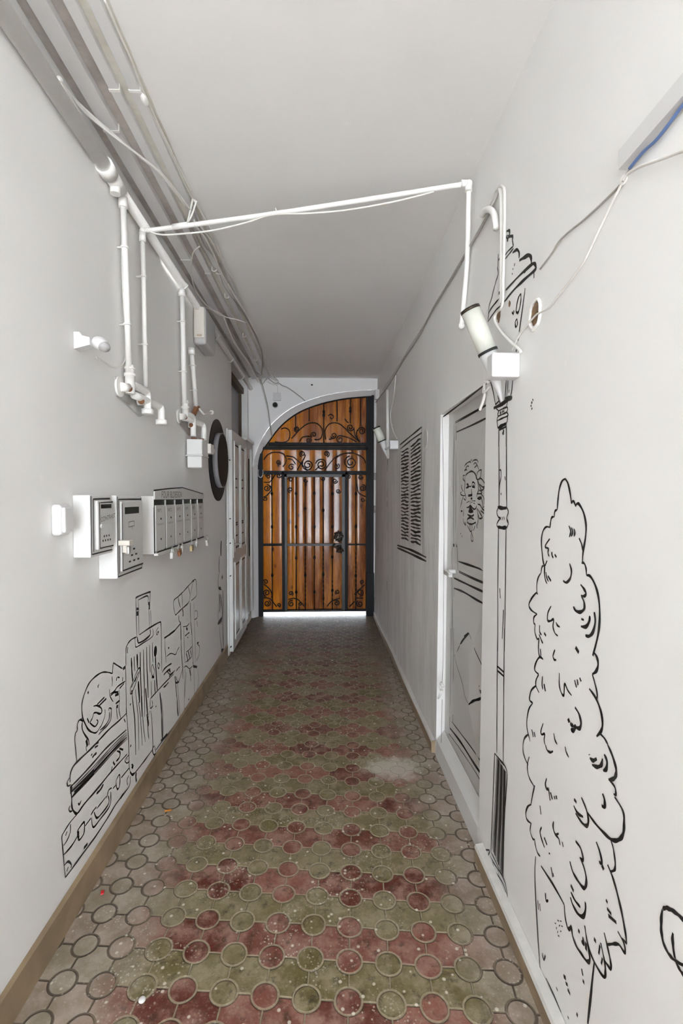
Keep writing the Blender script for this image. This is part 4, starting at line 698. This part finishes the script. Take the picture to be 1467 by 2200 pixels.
# motion sensor
ms = thing('motion_sensor', (-.90, 1.95, 2.1), 'white swivelling motion sensor on the left wall near the pipes', 'sensor')
p = onx(190, 742, XL); Ys, Zs = p.y, p.z
b = MB(); b.prism([(XL+.001, 1.925, 2.132), (XL+.001, 1.925, 2.196), (XL+.022, 1.925, 2.196), (XL+.032, 1.925, 2.182), (XL+.06, 1.925, 2.176), (XL+.06, 1.925, 2.148)], (0, .045, 0)); b.build('wall_bracket', M['plastic'], ms)
b = MB(); b.ball((XL+.085, 1.955, 2.162), .030, (1., 1., .85), Matrix.Rotation(.35, 4, 'Y')); b.build('head', M['plastic'], ms)
b = MB(); b.ball((XL+.098, 1.955, 2.152), .026, (1., 1.02, .8), Matrix.Rotation(.5, 4, 'Y')); b.build('lens', mat('grey_lens', (.42, .42, .42), .25), ms)
# round sign
rs = thing('round_wall_sign', (XL+.02, 4.49, 1.53), 'black round disc with a grey rim on the left wall behind the gas meter', 'sign')
b = MB(); b.cyl((XL+.001, 4.49, 1.90), (XL+.008, 4.49, 1.90), .365, seg=64); b.build('backing_disc', M['ink'], rs)
b = MB(); b.cyl((XL+.008, 4.49, 1.90), (XL+.05, 4.49, 1.90), .245, seg=64); b.build('drum', M['neph'], rs, label='grey rim standing out from the disc')
b = MB(); b.cyl((XL+.05, 4.49, 1.90), (XL+.052, 4.49, 1.90), .236, seg=64); b.build('face', M['ink'], rs)
# gas meter
gm = thing('gas_meter', (-.875, 3.53, 1.77), 'white box gas meter under the second valve on the left wall', 'gas meter')
b = MB(); b.box(XL+.012, -.822, 3.43, 3.60, 1.86, 1.968, .006); b.box(XL+.014, -.826, 3.435, 3.595, 1.772, 1.852, .006); b.build('housing', M['white'], gm)
b = MB(); b.box(XL+.004, -.816, 3.425, 3.605, 1.851, 1.861, .002); b.build('seam_flange', M['grey'], gm)
b = MB(); b.box(-.84, -.80, 3.60, 3.70, 1.885, 1.955, .004); b.box(-.835, -.80, 3.70, 3.74, 1.90, 1.93, .003); b.build('counter_window', M['cream'], gm)
b = MB(); b.cyl((-.897, 3.51, 1.966), (-.897, 3.51, 1.985), .02); b.cyl((-.85, 3.53, 1.966), (-.85, 3.53, 1.982), .018); b.build('union_nuts', M['rust'], gm)
# emergency light
el = thing('emergency_light', (-.88, 3.85, 2.70), 'cream and grey box lamp high on the left wall under the pipes', 'lamp')
b = MB(); b.box(XL+.001, -.848, 3.68, 4.02, 2.69, 2.965, .02, 3); b.build('housing', mat('grey_box_plastic', (.52, .52, .52), .45), el)
b = MB(); b.box(XL+.006, -.856, 3.668, 3.682, 2.73, 2.955, .006); b.build('front_panel', M['cream'], el)
b = MB(); b.box(XL+.03, -.875, 3.662, 3.669, 2.742, 2.756, .002); b.build('clip', mat('tan_plastic', (.5, .4, .3), .5), el)
# ---- pipes
def pipe(name, pts, r, label, group=None, m='paint', cat='pipe', sm=0, collars=()):
    t = thing(name, pts[0], label, cat, group); b = MB(); b.tube(cr(pts, sm) if sm else pts, r, 14); b.build('run', M[m], t)
    return t
LX = -.905
mp_ = thing('main_gas_pipe', (-.90, 3.5, 2.95), 'thick white pipe running along the left wall just under the ceiling', 'pipe')
b = MB(); b.tube([(-.906, YM, 2.950), (-.906, 2.2, 2.952)], .030, 18); b.build('thick_run', M['paint'], mp_)
b = MB(); b.tube([(-.906, 2.2, 2.952), (-.906, 6.38, 2.955)], .0235, 16); b.build('thin_run', M['paint'], mp_)
b = MB(); b.cyl((-.906, 2.13, 2.952), (-.906, 2.19, 2.952), .037); b.cyl((-.906, 2.19, 2.952), (-.906, 2.30, 2.952), .031); b.cyl((-.906, 2.245, 2.952), (-.906, 2.245, 2.90), .022); b.build('tee_joint', M['paint'], mp_)
for y in (1.42, 3.3, 4.3, 5.0, 5.7):
    b = MB(); b.tube([(XL+.006, y, 2.95+.034), (-.906, y, 2.95+.034), (-.872, y, 2.95), (-.906, y, 2.95-.034), (XL+.006, y, 2.95-.034)], .004, 6); b.build('pipe_hook', M['paint'], mp_)
def down(px, pyt, pyb, r, label, top=2.93, name='gas_pipe', X=LX):
    a = onx(px[0], pyt, X); c2 = onx(px[1], pyb, X); t = thing(name, (X, a.y, min(a.z, c2.z)), label, 'pipe')
    b = MB(); b.tube([a, a.lerp(c2, .5)+Vector((0, .004, 0)), c2], r, 14); b.build('run', M['paint'], t)
    for f in (.02,) : b = MB(); q = a.lerp(c2, f); b.cyl(q+Vector((0, 0, .015)), q-Vector((0, 0, .03)), r*1.45); b.build('collar', M['paint'], t)
    for f in (.28, .72):
        q = a.lerp(c2, f); b = MB(); b.cyl((q.x, q.y, q.z-.004), (q.x, q.y, q.z+.004), r*1.3); b.cyl((XL, q.y, q.z), (q.x, q.y, q.z), .004); b.build('clip', M['paint'], t)
    return t, a, c2
t1, a1, c1 = down((264, 277), 424, 800, .0135, 'nearest white vertical pipe dropping from the tee to the capped valves')
t2, a2_, c2_ = down((306, 313), 500, 832, .0115, 'thin white vertical pipe turning down from the pipe that crosses the ceiling')
t3, a3, c3 = down((391, 396), 622, 866, .0155, 'white vertical pipe dropping to the gas meter')
t4, a4, c4 = down((411, 421), 750, 872, .0155, 'short far white vertical pipe ending at a rusty stub')
b = MB(); b.prism([(XL+.002, c4.y-.02, c4.z-.09), (XL+.02, c4.y-.02, c4.z-.08), (LX+.02, c4.y, c4.z), (LX-.01, c4.y, c4.z+.01)], (0, .045, 0)); b.build('rusty_stub', M['rust'], t4)
b = MB(); b.tube([c4, (c4.x+.03, c4.y+.1, c4.z-.04), (c4.x+.05, c4.y+.26, c4.z+.0)], .008); b.ball((c4.x+.052, c4.y+.27, c4.z), .018); b.build('tap', M['paint'], t4)
# valve assemblies
def valve(name, P, s, label, caps, Xb):
    """P: where the drop pipe meets the valve; parts step outwards from a wall bracket"""
    t = thing(name, (XL, P.y, P.z-.12), label, 'valve'); x = P.x
    b = MB(); b.cyl((x, P.y, P.z+.06*s), (x, P.y, P.z-.005), .020*s); b.cyl((x, P.y, P.z+.02*s), (x, P.y, P.z+.008*s), .027*s, seg=8); b.cyl((x, P.y, P.z+.048*s), (x, P.y, P.z+.040*s), .024*s); b.cyl((x, P.y, P.z), (x, P.y, P.z-.075*s), .022*s); b.build('valve_body', M['paint'], t)
    b = MB(); y0 = P.y-.10*s; b.prism([(XL+.001, y0, P.z-.02*s), (XL+.001, y0+.02, P.z-.10*s), (XL+.001, y0+.30*s, P.z-.15*s), (XL+.001, y0+.36*s, P.z-.13*s), (XL+.001, y0+.30*s, P.z-.02*s)], (.008, 0, 0)); b.build('wall_plate', M['steel'], t, label='grey metal mounting plate')
    b = MB(); b.cyl((XL+.006, y0+.04, P.z-.055*s), (XL+.016, y0+.04, P.z-.055*s), .045*s); b.cyl((XL+.016, y0+.04, P.z-.055*s), (x, P.y-.02, P.z-.05*s), .020*s); b.build('wall_flange', M['paint'], t); b = MB(); b.cyl((XL+.016, y0+.25*s, P.z-.08*s), (x+.01, y0+.25*s, P.z-.08*s), .020*s); b.build('wall_flange', M['paint'], t)
    b = MB(); b.ball((x+.004, P.y-.022*s, P.z-.055*s), .015*s); b.ball((x+.008, P.y+.12*s, P.z-.085*s), .016*s); b.build('rusty_nuts', M['rust'], t)
    for (dy, dx_, dz, ln, ca) in caps:
        b = MB(); y1_ = P.y+dy; pts = [(x, P.y+.01+dy*.1, P.z-.025*s-dz), (x+dx_*.7, y1_-.035*s, P.z-.025*s-dz), (x+dx_*.92, y1_-.012*s, P.z-.031*s-dz), (x+dx_, y1_, P.z-.05*s-dz), (x+dx_, y1_, P.z-ln)]
        b.tube(cr(pts, 5), .019*s, 14)
        el_ = b.build('elbow', M['paint'], t)
        if ca: b = MB(); b.cyl((x+dx_, y1_, P.z-ln+.004), (x+dx_, y1_, P.z-ln-.022), .030*s); b.build('end_cap', M['paint'], t)
    return t
V1 = onx(279, 812, LX)
valve('capped_gas_valve', V1, 1.0, 'white gas valve with two capped elbows near the camera', [(.20, .012, 0., .115, True), (.36, .03, .045, .145, True)], 0)
V2 = onx(398, 880, LX)
valve('meter_gas_valve', V2, 1.0, 'white gas valve with two elbows feeding the gas meter', [(.13, .018, 0., .16, False), (.30, .05, .03, .17, False)], 0)
# pipe across the ceiling
pa = onx(307, 497, LX); pb = Vector((.675, 2.29, 3.012))
cp = thing('crossing_pipe', ((pa.x+pb.x)/2, 2.4, 2.9), 'thin white pipe crossing the passage just below the ceiling', 'pipe')
mid = pa.lerp(pb, .45)+Vector((0, 0, -.008))
b = MB(); b.tube(cr([pa, mid, pb], 8), .0115, 14); b.build('run', M['paint'], cp)
b = MB()
b.ball(pa, .0175, seg=14); b.cyl(pa, pa-Vector((0, 0, .035)), .0155); b.build('elbow', M['paint'], cp)
b = MB(); b.cyl(pa.lerp(pb, .10), pa.lerp(pb, .15), .014); b.build('sleeve', M['paint'], cp)
b = MB(); b.ball(pb, .0175, seg=14); b.cyl(pb, pb-Vector((.035, 0, 0)), .0155); b.cyl(pb, pb-Vector((0, 0, .035)), .0155); b.build('elbow', M['paint'], cp)
pe = onr(991, 700, .02); pm = onr(1003, 560, .02)
b = MB(); b.tube(cr([pb, pm, pe], 6), .0115, 14); b.ball(pe, .016); b.build('drop', M['paint'], cp, label='end of the pipe turned down the right wall')
for f in (.17, .43):
    b = MB(); q = pa.lerp(pb, f); b.tube([q+Vector((0, 0, .02)), q+Vector((.006, -.016, 0)), q+Vector((.004, 0, -.02)), q+Vector((0, .016, 0))], .003, 6, closed=True); b.build('cable_tie', M['cable'], cp)
# trunking on the ceiling
for (x0, x1, h, lab) in ((-.892, -.832, .030, 'widest white trunking on the ceiling, nearest the left wall'), (-.785, -.748, .024, 'narrow white trunking on the ceiling, middle of the three runs'), (-.712, -.672, .024, 'white trunking on the ceiling, furthest from the left wall')):
    t = thing('cable_trunking', ((x0+x1)/2, 3, CEIL-h), lab, 'cable trunking')
    b = MB(); b.box(x0, x1, YM, 6.36, CEIL-h, CEIL-.0005, .002); b.build('channel', M['plastic'], t)
    b = MB()
    for y in ((2.1, 3.2, 4.6) if x0 < -.8 else (1.9, 3.4, 5.1)): b.box(x0-.002, x1+.002, y, y+.012, CEIL-h-.002, CEIL-.001)
    b.build('joint_clips', M['paint'], t)
# ---- loose cables
def cable(pts, r, label, group=None, m='cable', sm=5, name='cable'):
    b = MB(); b.tube(cr(pts, sm), r, 8); return b.build(name, M[m], None, label, 'cable', group)
Z_ = lambda z, s, ox, oy, L: [onz(ox+x/s, oy+y/s, z) for x, y in L]
LG = 'loose white cables along the ceiling above the left wall'
w = 3.056
cable(Z_(3.03, w, 0, 0, [(40, 0), (110, 120), (230, 290), (380, 520), (480, 640), (700, 850), (900, 1010), (1080, 1160), (1250, 1380)]), .0045, 'white cable swinging off the thick pipe across the trunkings to the crossing pipe', LG)
cable(Z_(3.035, w, 0, 0, [(70, 60), (250, 340), (385, 530), (520, 680), (720, 860), (930, 1040), (1100, 1190), (1230, 1370)]), .004, 'white cable paired with the one swinging across the trunkings, on its ceiling side', LG)
cable(Z_(3.02, w, 0, 0, [(390, 530), (440, 590), (560, 740), (740, 890), (910, 1020), (1060, 1150), (1215, 1350)]), .004, 'lowest of the white cables sagging across the trunkings', LG)
cable(Z_(2.975, w, 0, 0, [(395, 540), (470, 650), (560, 820), (640, 1010), (720, 1170), (790, 1280), (850, 1360), (935, 1470)]), .004, 'white cable hugging the underside of the thick pipe up to its tee', LG)
cable(Z_(2.965, w, 0, 0, [(400, 545), (500, 720), (600, 900), (670, 1080), (740, 1210), (790, 1290)]), .0035, 'thin white cable hanging from the tie knot down to the tee of the thick pipe', LG)
b = MB(); p = onz(128, 172, 3.0); b.ball(p, .012); q = onz(92, 176, 2.965); b.tube(cr([q, q.lerp(p, .5)+Vector((0, 0, -.008)), p], 4), .004); b.build('cable_tie', M['cable'], None, 'white tie knot holding the cables to the thick pipe near the camera', 'cable tie')
cable(Z_(3.085, w, 0, 0, [(685, 0), (735, 110), (790, 240), (860, 390), (930, 570), (1050, 840), (1200, 1150), (1270, 1290)]), .004, 'outermost thin cable pinned to the ceiling beside the trunkings', LG)
cable(Z_(3.085, w, 0, 0, [(655, 0), (745, 220), (905, 600), (960, 680), (1100, 960), (1230, 1240), (1290, 1330)]), .0035, 'thin cable pinned to the ceiling just inside the outermost one', LG)
b = MB(); p = onz(310, 214, 3.08); b.ball(p, .014, (.9, 2.2, .8)); b.build('cable_knot', M['paint'], None, 'lump of paint on the ceiling cables near the camera', 'cable clip')
kq = onz(415, 440, 3.05)
cable([onz(414, 428, 3.08), onz(408, 455, 3.02), onz(403, 478, 2.955), onz(412, 462, 3.0), onz(422, 432, 3.07)], .0045, 'looped white tie hanging the crossing pipe from the ceiling cables')
s = 4.4
far = [[(160, 130), (240, 270), (330, 430), (420, 680), (530, 900), (640, 1170), (700, 1300), (790, 1540), (850, 1650), (950, 1850)],
       [(140, 200), (220, 400), (300, 560), (400, 760), (500, 960), (600, 1150), (690, 1310), (760, 1450), (810, 1600), (800, 1780)],
       [(180, 380), (250, 470), (310, 570), (370, 700), (450, 870), (560, 1060), (650, 1200), (710, 1320), (800, 1500), (840, 1700), (930, 1840)],
       [(130, 370), (200, 520), (280, 650), (330, 740), (400, 820), (440, 930), (520, 1050), (620, 1180), (700, 1290)],
       [(200, 360), (320, 510), (400, 660), (460, 780), (540, 900), (580, 1010), (640, 1140), (720, 1330), (790, 1470), (830, 1580)],
       [(200, 420), (260, 560), (330, 640), (400, 750), (470, 900), (560, 1080), (660, 1230), (740, 1390), (800, 1560), (820, 1720)]]
lb = ['outer painted cable of the bundle running to the far ceiling corner', 'inner painted cable of the ceiling bundle bending down before the gate wall', 'cable that starts at the crossing pipe and joins the ceiling bundle', 'sagging cable on the trunking side of the ceiling bundle', 'cable weaving through the middle of the ceiling bundle', 'lowest cable of the ceiling bundle, beside the trunking']
for i, L in enumerate(far): cable(Z_(3.08-.012*(i % 3), s, 380, 400, L), .0065 if i < 3 else .005, lb[i], 'painted cables of the far ceiling bundle', 'cable' if i % 2 == 0 else 'cableg')
cable(Z_(2.98, s, 380, 400, [(215, 570), (160, 620), (140, 700), (135, 830), (170, 970), (240, 1080), (320, 1160), (400, 1200), (470, 1240), (560, 1260), (650, 1290)]), .004, 'thin stray cable looping from the ceiling bundle down behind the emergency light')
cable(Z_(2.96, s, 380, 400, [(0, 870), (60, 960), (160, 1050), (220, 1130), (300, 1160), (380, 1210), (440, 1230)]), .005, 'tangled grey cable above the emergency light', None, 'cableg')
cable(Z_(3.0, s, 380, 400, [(440, 1230), (480, 1340), (550, 1490), (610, 1580), (680, 1680), (740, 1800), (770, 1850)]), .009, 'thick painted cable on the far part of the trunkings')
cable(Z_(3.03, s, 380, 400, [(460, 1240), (510, 1380), (570, 1480), (640, 1600), (710, 1710), (790, 1790)]), .006, 'thin painted cable beside the thick one at the far trunkings', None, 'cableg')
E = lambda x, y, d=.02: ony(x, y, YE-d)
cable([E(560, 815), E(566, 838), E(574, 870), E(579, 905), E(584, 938)], .009, 'painted cable hanging down the gate wall to the arch', None, 'cableg')
cable([E(556, 812, .03), E(563, 835, .03), E(570, 862), E(577, 895), E(582, 930)], .007, 'second painted cable beside the one hanging down the gate wall')
cable([E(597, 821, .03), E(606, 828), E(616, 832), E(630, 841), E(643, 851), E(656, 862)], .007, 'dark twisted cable running from the ceiling corner over the arch', None, 'cableg')
cable([E(560, 800, .05), E(575, 812, .05), E(590, 823, .04), E(598, 820, .03), E(585, 808, .04), E(572, 815, .04), E(562, 826, .03), E(556, 812, .05)], .005, 'knot of cable ends in the far left ceiling corner', None, 'cableg')
cable([E(566, 795, .08), E(580, 810, .06), E(594, 818, .05), E(600, 824, .03), E(588, 826, .03), E(575, 820, .05)], .006, 'pale tangle of cable ends in the far left ceiling corner')
# end wall things
jb = thing('junction_box', (E(596, 861).x, YE-.02, E(596, 861).z), 'small square white junction box above the dome camera on the gate wall', 'junction box')
b = MB(); a, c2 = E(587, 844), E(603.5, 861); b.box(a.x, c2.x, YE-.045, YE-.001, c2.z, a.z, .005); b.build('box', M['plastic'], jb)
b = MB(); b.tube(cr([E(587, 824, .02), E(596, 830, .02), E(596, 844, .02)], 5), .004, 8); b.build('lead', M['cable'], jb)
dc = thing('dome_camera', (E(591, 870).x, YE-.03, E(591, 876).z), 'small black dome camera under the junction box on the gate wall', 'camera')
p = E(591, 870); b = MB(); b.cyl((p.x, YE-.001, p.z), (p.x, YE-.03, p.z), .036); b.build('ring', mat('grey_ring', (.4, .4, .4), .4), dc); b = MB(); b.ball((p.x, YE-.03, p.z), .031, (1, .8, 1)); b.build('dome', M['dark'], dc)
b = MB(); p = E(670, 827, 0); b.box(p.x-.012, p.x+.012, YE-.01, YE-.001, p.z-.01, p.z+.01, .003); b.build('cable_clip', M['bronze'], None, 'small dark metal clip high on the gate wall over the arch', 'clip')
b = MB(); a, c2 = E(805, 840, 0), E(814, 857, 0); b.box(rwx(2.9)-.052, rwx(2.9)-.001, 6.15, 6.22, c2.z-.05, a.z-.03, .004); b.build('junction_box', M['plastic'], None, 'white junction box on the right wall beside the top of the arch', 'junction box')
for i, (hx, hy) in enumerate(((460, 571), (487, 630), (525, 716), (549, 768))):
    p = onz(hx, hy, CEIL); b = MB(); b.tube(cr([p+Vector((-.012, 0, .0)), p+Vector((-.014, 0, -.028)), p+Vector((0, 0, -.036)), p+Vector((.014, 0, -.028)), p+Vector((.012, 0, 0))], 4), .004, 6)
    b.build('ceiling_hook', M['paint'], None, 'small white staple under the ceiling, %s of four counted from the camera' % ['first', 'second', 'third', 'last'][i], 'hook', 'small staples under the ceiling')
# cables on the left wall
cable([onx(x, y, XL+.012) for x, y in [(264, 424), (262, 520), (264, 620), (269, 700), (273, 745), (268, 775), (256, 789), (240, 788), (222, 777), (207, 768)]], .0035, 'thin white cable running down beside the nearest vertical pipe to the motion sensor')
cable([onx(x, y, XL+.012) for x, y in [(265, 415), (285, 465), (292, 470), (300, 480)]]+[pa.lerp(pb, f)+Vector((0, -.016, -.02-.05*math.sin(f*9)**2*0-(.035*math.sin(PI*f/.42) if f < .42 else .03*math.sin(PI*(f-.42)/.5)))) for f in (.05, .14, .24, .34, .42, .52, .64, .78, .9)], .0045, 'white cable slung along the crossing pipe', None, 'cable', 4)
cable([onx(x, y, XL+.005) for x, y in [(425, 655), (424, 690), (421, 730), (418, 745)]], .004, 'short white cable from the pipe hook down past the emergency light')
# ================================================================ RIGHT WALL THINGS
def Rr(L, off): return [onr(x, y, off) for x, y in L]
cable(Rr([(762, 888), (785, 884), (800, 872), (812, 858), (822, 845), (838, 822), (870, 768), (900, 722), (930, 663), (965, 605), (1000, 545), (1030, 495), (1048, 462), (1062, 432), (1073, 404)], .012), .0055, 'grey cable running along the right wall from the arch to the top of the lamp', 'cables clipped along the right wall', 'cableg')
cable(Rr([(822, 838), (850, 795), (880, 745), (915, 690), (950, 628), (985, 570), (1018, 512), (1040, 470), (1055, 430), (1068, 405)], .008), .0045, 'pale cable clipped just above the grey one on the right wall', 'cables clipped along the right wall', 'cable')
cable(Rr([(1073, 402), (1064, 425), (1050, 452)], .016), .0045, 'short cable end looping down behind the hooked tube')
cable(Rr([(1068, 410), (1073, 401), (1080, 402), (1084, 420), (1083, 520), (1081, 600), (1079, 655), (1066, 672), (1063, 690), (1075, 712), (1095, 733), (1112, 748), (1119, 757)], .02), .0055, 'white cable dropping down the right wall and across to the lamp box')
cable(Rr([(1074, 405), (1077, 430), (1078, 520), (1078, 600), (1078, 652)], .016), .0085, 'thick white tube running straight down over the painted street lamp', None, 'paint', name='conduit')
cable(Rr([(1036, 462), (1042, 452), (1052, 450), (1061, 460), (1065, 480), (1066, 492)], .022), .013, 'short hooked white tube beside the long conduit', None, 'paint', name='conduit')
cable(Rr([(850, 806), (846, 850), (840, 880), (839, 900), (844, 925), (852, 942)], .014), .006, 'thin white cable hanging from the wall cables to the far lamp box')
b = MB(); a = onr(832, 838, .02); e = onr(833, 985, .02); b.tube([a, e], .016, 12); b.build('conduit', M['paint'], None, 'white painted conduit behind the far wall lamp', 'pipe')
# near top right
cable(Rr([(1560, 130), (1467, 232), (1420, 290), (1385, 325), (1352, 365), (1338, 388), (1325, 405), (1290, 440), (1255, 472), (1220, 500), (1200, 520), (1185, 545), (1160, 578)], .006), .0028, 'grey cable creeping down the right wall from the trunking to the painted lamp', None, 'cableg')
cable(Rr([(1560, 118), (1467, 226), (1440, 262), (1410, 300), (1380, 328), (1352, 362)], .010), .0035, 'blue cable emerging under the trunking at the upper right', None, 'blue')
cable(Rr([(1560, 290), (1467, 324), (1420, 342), (1375, 358), (1350, 372), (1338, 388)], .012), .0035, 'white cable coming in from the right edge to the clip')
cable(Rr([(1338, 388), (1325, 415), (1305, 455), (1280, 508), (1255, 560), (1225, 603), (1195, 640), (1180, 660), (1160, 672), (1152, 676), (1135, 695), (1118, 716), (1105, 740), (1100, 752)], .008), .0032, 'white cable sweeping from the clip down through the wall hole to the lamp box')
b = MB(); p = onr(1339, 387, .006); b.ball(p, .010, (.7, 1.4, 1)); b.build('cable_clip', M['paint'], None, 'white clip where three cables meet on the upper right wall', 'clip')
tr = thing('wall_trunking', onr(1400, 290, 0), 'white trunking slanting up the right wall at the upper right edge', 'cable trunking')
a, e = onr(1345, 345, 0), onr(1560, 98, 0); dr = (e-a).normalized(); up_ = Vector((0, 0, 1)).cross(dr).cross(dr)*-1; nn = NR.copy(); wv = dr.cross(nn).normalized()*.022
b = MB(); b.prism([a+wv-nn*.001, e+wv-nn*.001, e-wv-nn*.001, a-wv-nn*.001], (-.018, 0, 0)); b.build('channel', M['plastic'], tr)
# hole in the wall
ho = thing('wall_hole', onr(1152, 676, 0), 'ragged hole with white plaster rim in the right wall beside the lamp box', 'hole')
c_ = onr(1151, 676, 0); b = MB(); rg = random.Random(2)
b.tube([c_+Vector((-.003, .040*math.cos(a)*(1+rg.uniform(-.1, .1)), .046*math.sin(a)*(1+rg.uniform(-.1, .1)))) for a in [k*PI/10 for k in range(20)]], .0055, 6, closed=True); b.build('plaster_rim', M['paint'], ho)
b = MB(); b.prism([c_+Vector((-.0015, .030*math.cos(a)*(1+rg.uniform(-.15, .15)), .036*math.sin(a)*(1+rg.uniform(-.15, .15)))) for a in [k*PI/10 for k in range(20)]], (-.001, 0, 0)); b.build('dark_opening', M['wallhole'], ho)
for (hx, hy, r_) in ((1072, 676, .022), (1095, 653, .009)):
    c_ = onr(hx, hy, 0); b = MB(); b.prism([c_+Vector((-.001, r_*.9*math.cos(a)*(1+rg.uniform(-.2, .2)), r_*1.3*math.sin(a)*(1+rg.uniform(-.2, .2)))) for a in [k*PI/8 for k in range(16)]], (-.001, 0, 0)); b.build('chipped_hole', M['wallhole'], None, 'small brown chipped hole in the painted street lamp, %s' % ('behind the conduit end' if r_ > .01 else 'right of the conduit'), 'hole')
p = onr(915, 943, 0); b = MB(); b.cyl((p.x-.006, p.y, p.z), (p.x-.001, p.y, p.z), .062, seg=32); b.build('blank_plate', M['grey'], None, 'round flush cover plate on the right wall beside the painted shutters', 'cover plate')
# wall lamps
def wall_lamp(Yl, top, band, tip, rad, by0, by1, bx0, bx1, bz0, bz1, label):
    def at(x, y): return ony(x, y, Yl)
    T, B_, K = at(*top), at(*band), at(*tip)
    t = thing('wall_lamp', K, label, 'wall lamp'); ax = (T-B_).normalized()
    b = MB(); b.cyl(B_, T-ax*.012, rad*.98, rad*1.02, 32); b.build('tube_shade', M['tube'], t, label='pale cylindrical shade')
    b = MB(); b.cyl(T-ax*.012, T, rad*1.04, rad*1.04, 32); b.build('end_cap', M['bronze'], t)
    b = MB(); b.cyl(B_-ax*.004, B_+ax*.006, rad*1.05, rad*1.05, 32); b.build('black_band', M['ink'], t)
    b = MB(); b.cyl(K, B_-ax*.003, .004, rad*.98, 32); b.build('cone', M['plastic'], t, label='white pointed lower cone')
    b = MB(); b.box(bx0, bx1, by0, by1, bz0, bz1, .006, 3); b.build('mounting_box', M['plastic'], t, label='white rounded mounting box')
    m_ = B_.lerp(K, .45); b = MB(); b.cyl(m_, (max(bx0+.02, m_.x+.02), by1-.01, min(bz1-.02, m_.z)), .012); b.build('arm', M['plastic'], t)
p0, p1 = onr(1119, 757, 0), onr(1119, 809, 0)
wall_lamp(1.87, (1009, 663), (1048, 757), (1078, 862), .036, p0.y, p0.y+.06, p0.x-.103, rwx(2.0)-.001, p1.z, p0.z, 'near torch shaped wall lamp with a white mounting box, tilted over the painted lamp post')
p0, p1 = onr(856, 946, 0), onr(856, 962, 0)
wall_lamp(4.74, (808, 918), (820.5, 948), (833, 985), .037, p0.y, p0.y+.06, p0.x-.08, rwx(2.0)-.001, p1.z-.01, p0.z, 'far torch shaped wall lamp beside the painted shutters')
# scraps on the floor
def scrap(px, py, sx, sy, m, label, rot):
    p = onz(px, py, .004); b = MB(); R2 = Matrix.Translation(p) @ Matrix.Rotation(rot, 4, 'Z') @ Matrix.Translation(-p)
    b.box(p.x-sx, p.x+sx, p.y-sy, p.y+sy, .001, .006, .002, rot=R2); b.build('cigarette_end' if m == 'orange' else 'paper_scrap', M[m], None, label, 'litter')
scrap(220, 1917, .006, .010, 'red', 'tiny red scrap on the paving at the lower left', .3)
scrap(361, 1741, .017, .005, 'orange', 'small orange stub on the paving beside the left wall', .2)
b = MB(); p = onz(305, 2148, .004); b.ball(p, .011, (1, 1, .6)); b.build('pebble', M['white'], None, 'shiny white pebble on the paving at the bottom left', 'pebble')
# ================================================================ LIGHT
w_ = bpy.data.worlds.new('sky'); SC.world = w_; w_.use_nodes = True
bg = w_.node_tree.nodes['Background']; bg.inputs[0].default_value = (.84, .92, 1.0, 1); bg.inputs[1].default_value = 9.5
su = bpy.data.lights.new('sun', 'SUN'); su.energy = 36; su.angle = .06; su.color = (1, 1, 1); so = bpy.data.objects.new('sun', su); COL.objects.link(so)
so.rotation_euler = (math.radians(35), 0, 0); so.location = (0, -6, 8)   # behind the viewer: lights the open yard and the very mouth of the passage
SC.view_settings.view_transform = 'Standard'; SC.view_settings.look = 'None'; SC.view_settings.exposure = 0.88; SC.view_settings.gamma = 1.0
SC.view_settings.use_curve_mapping = False
SC.cycles.max_bounces = 16; SC.cycles.diffuse_bounces = 12; SC.cycles.glossy_bounces = 4
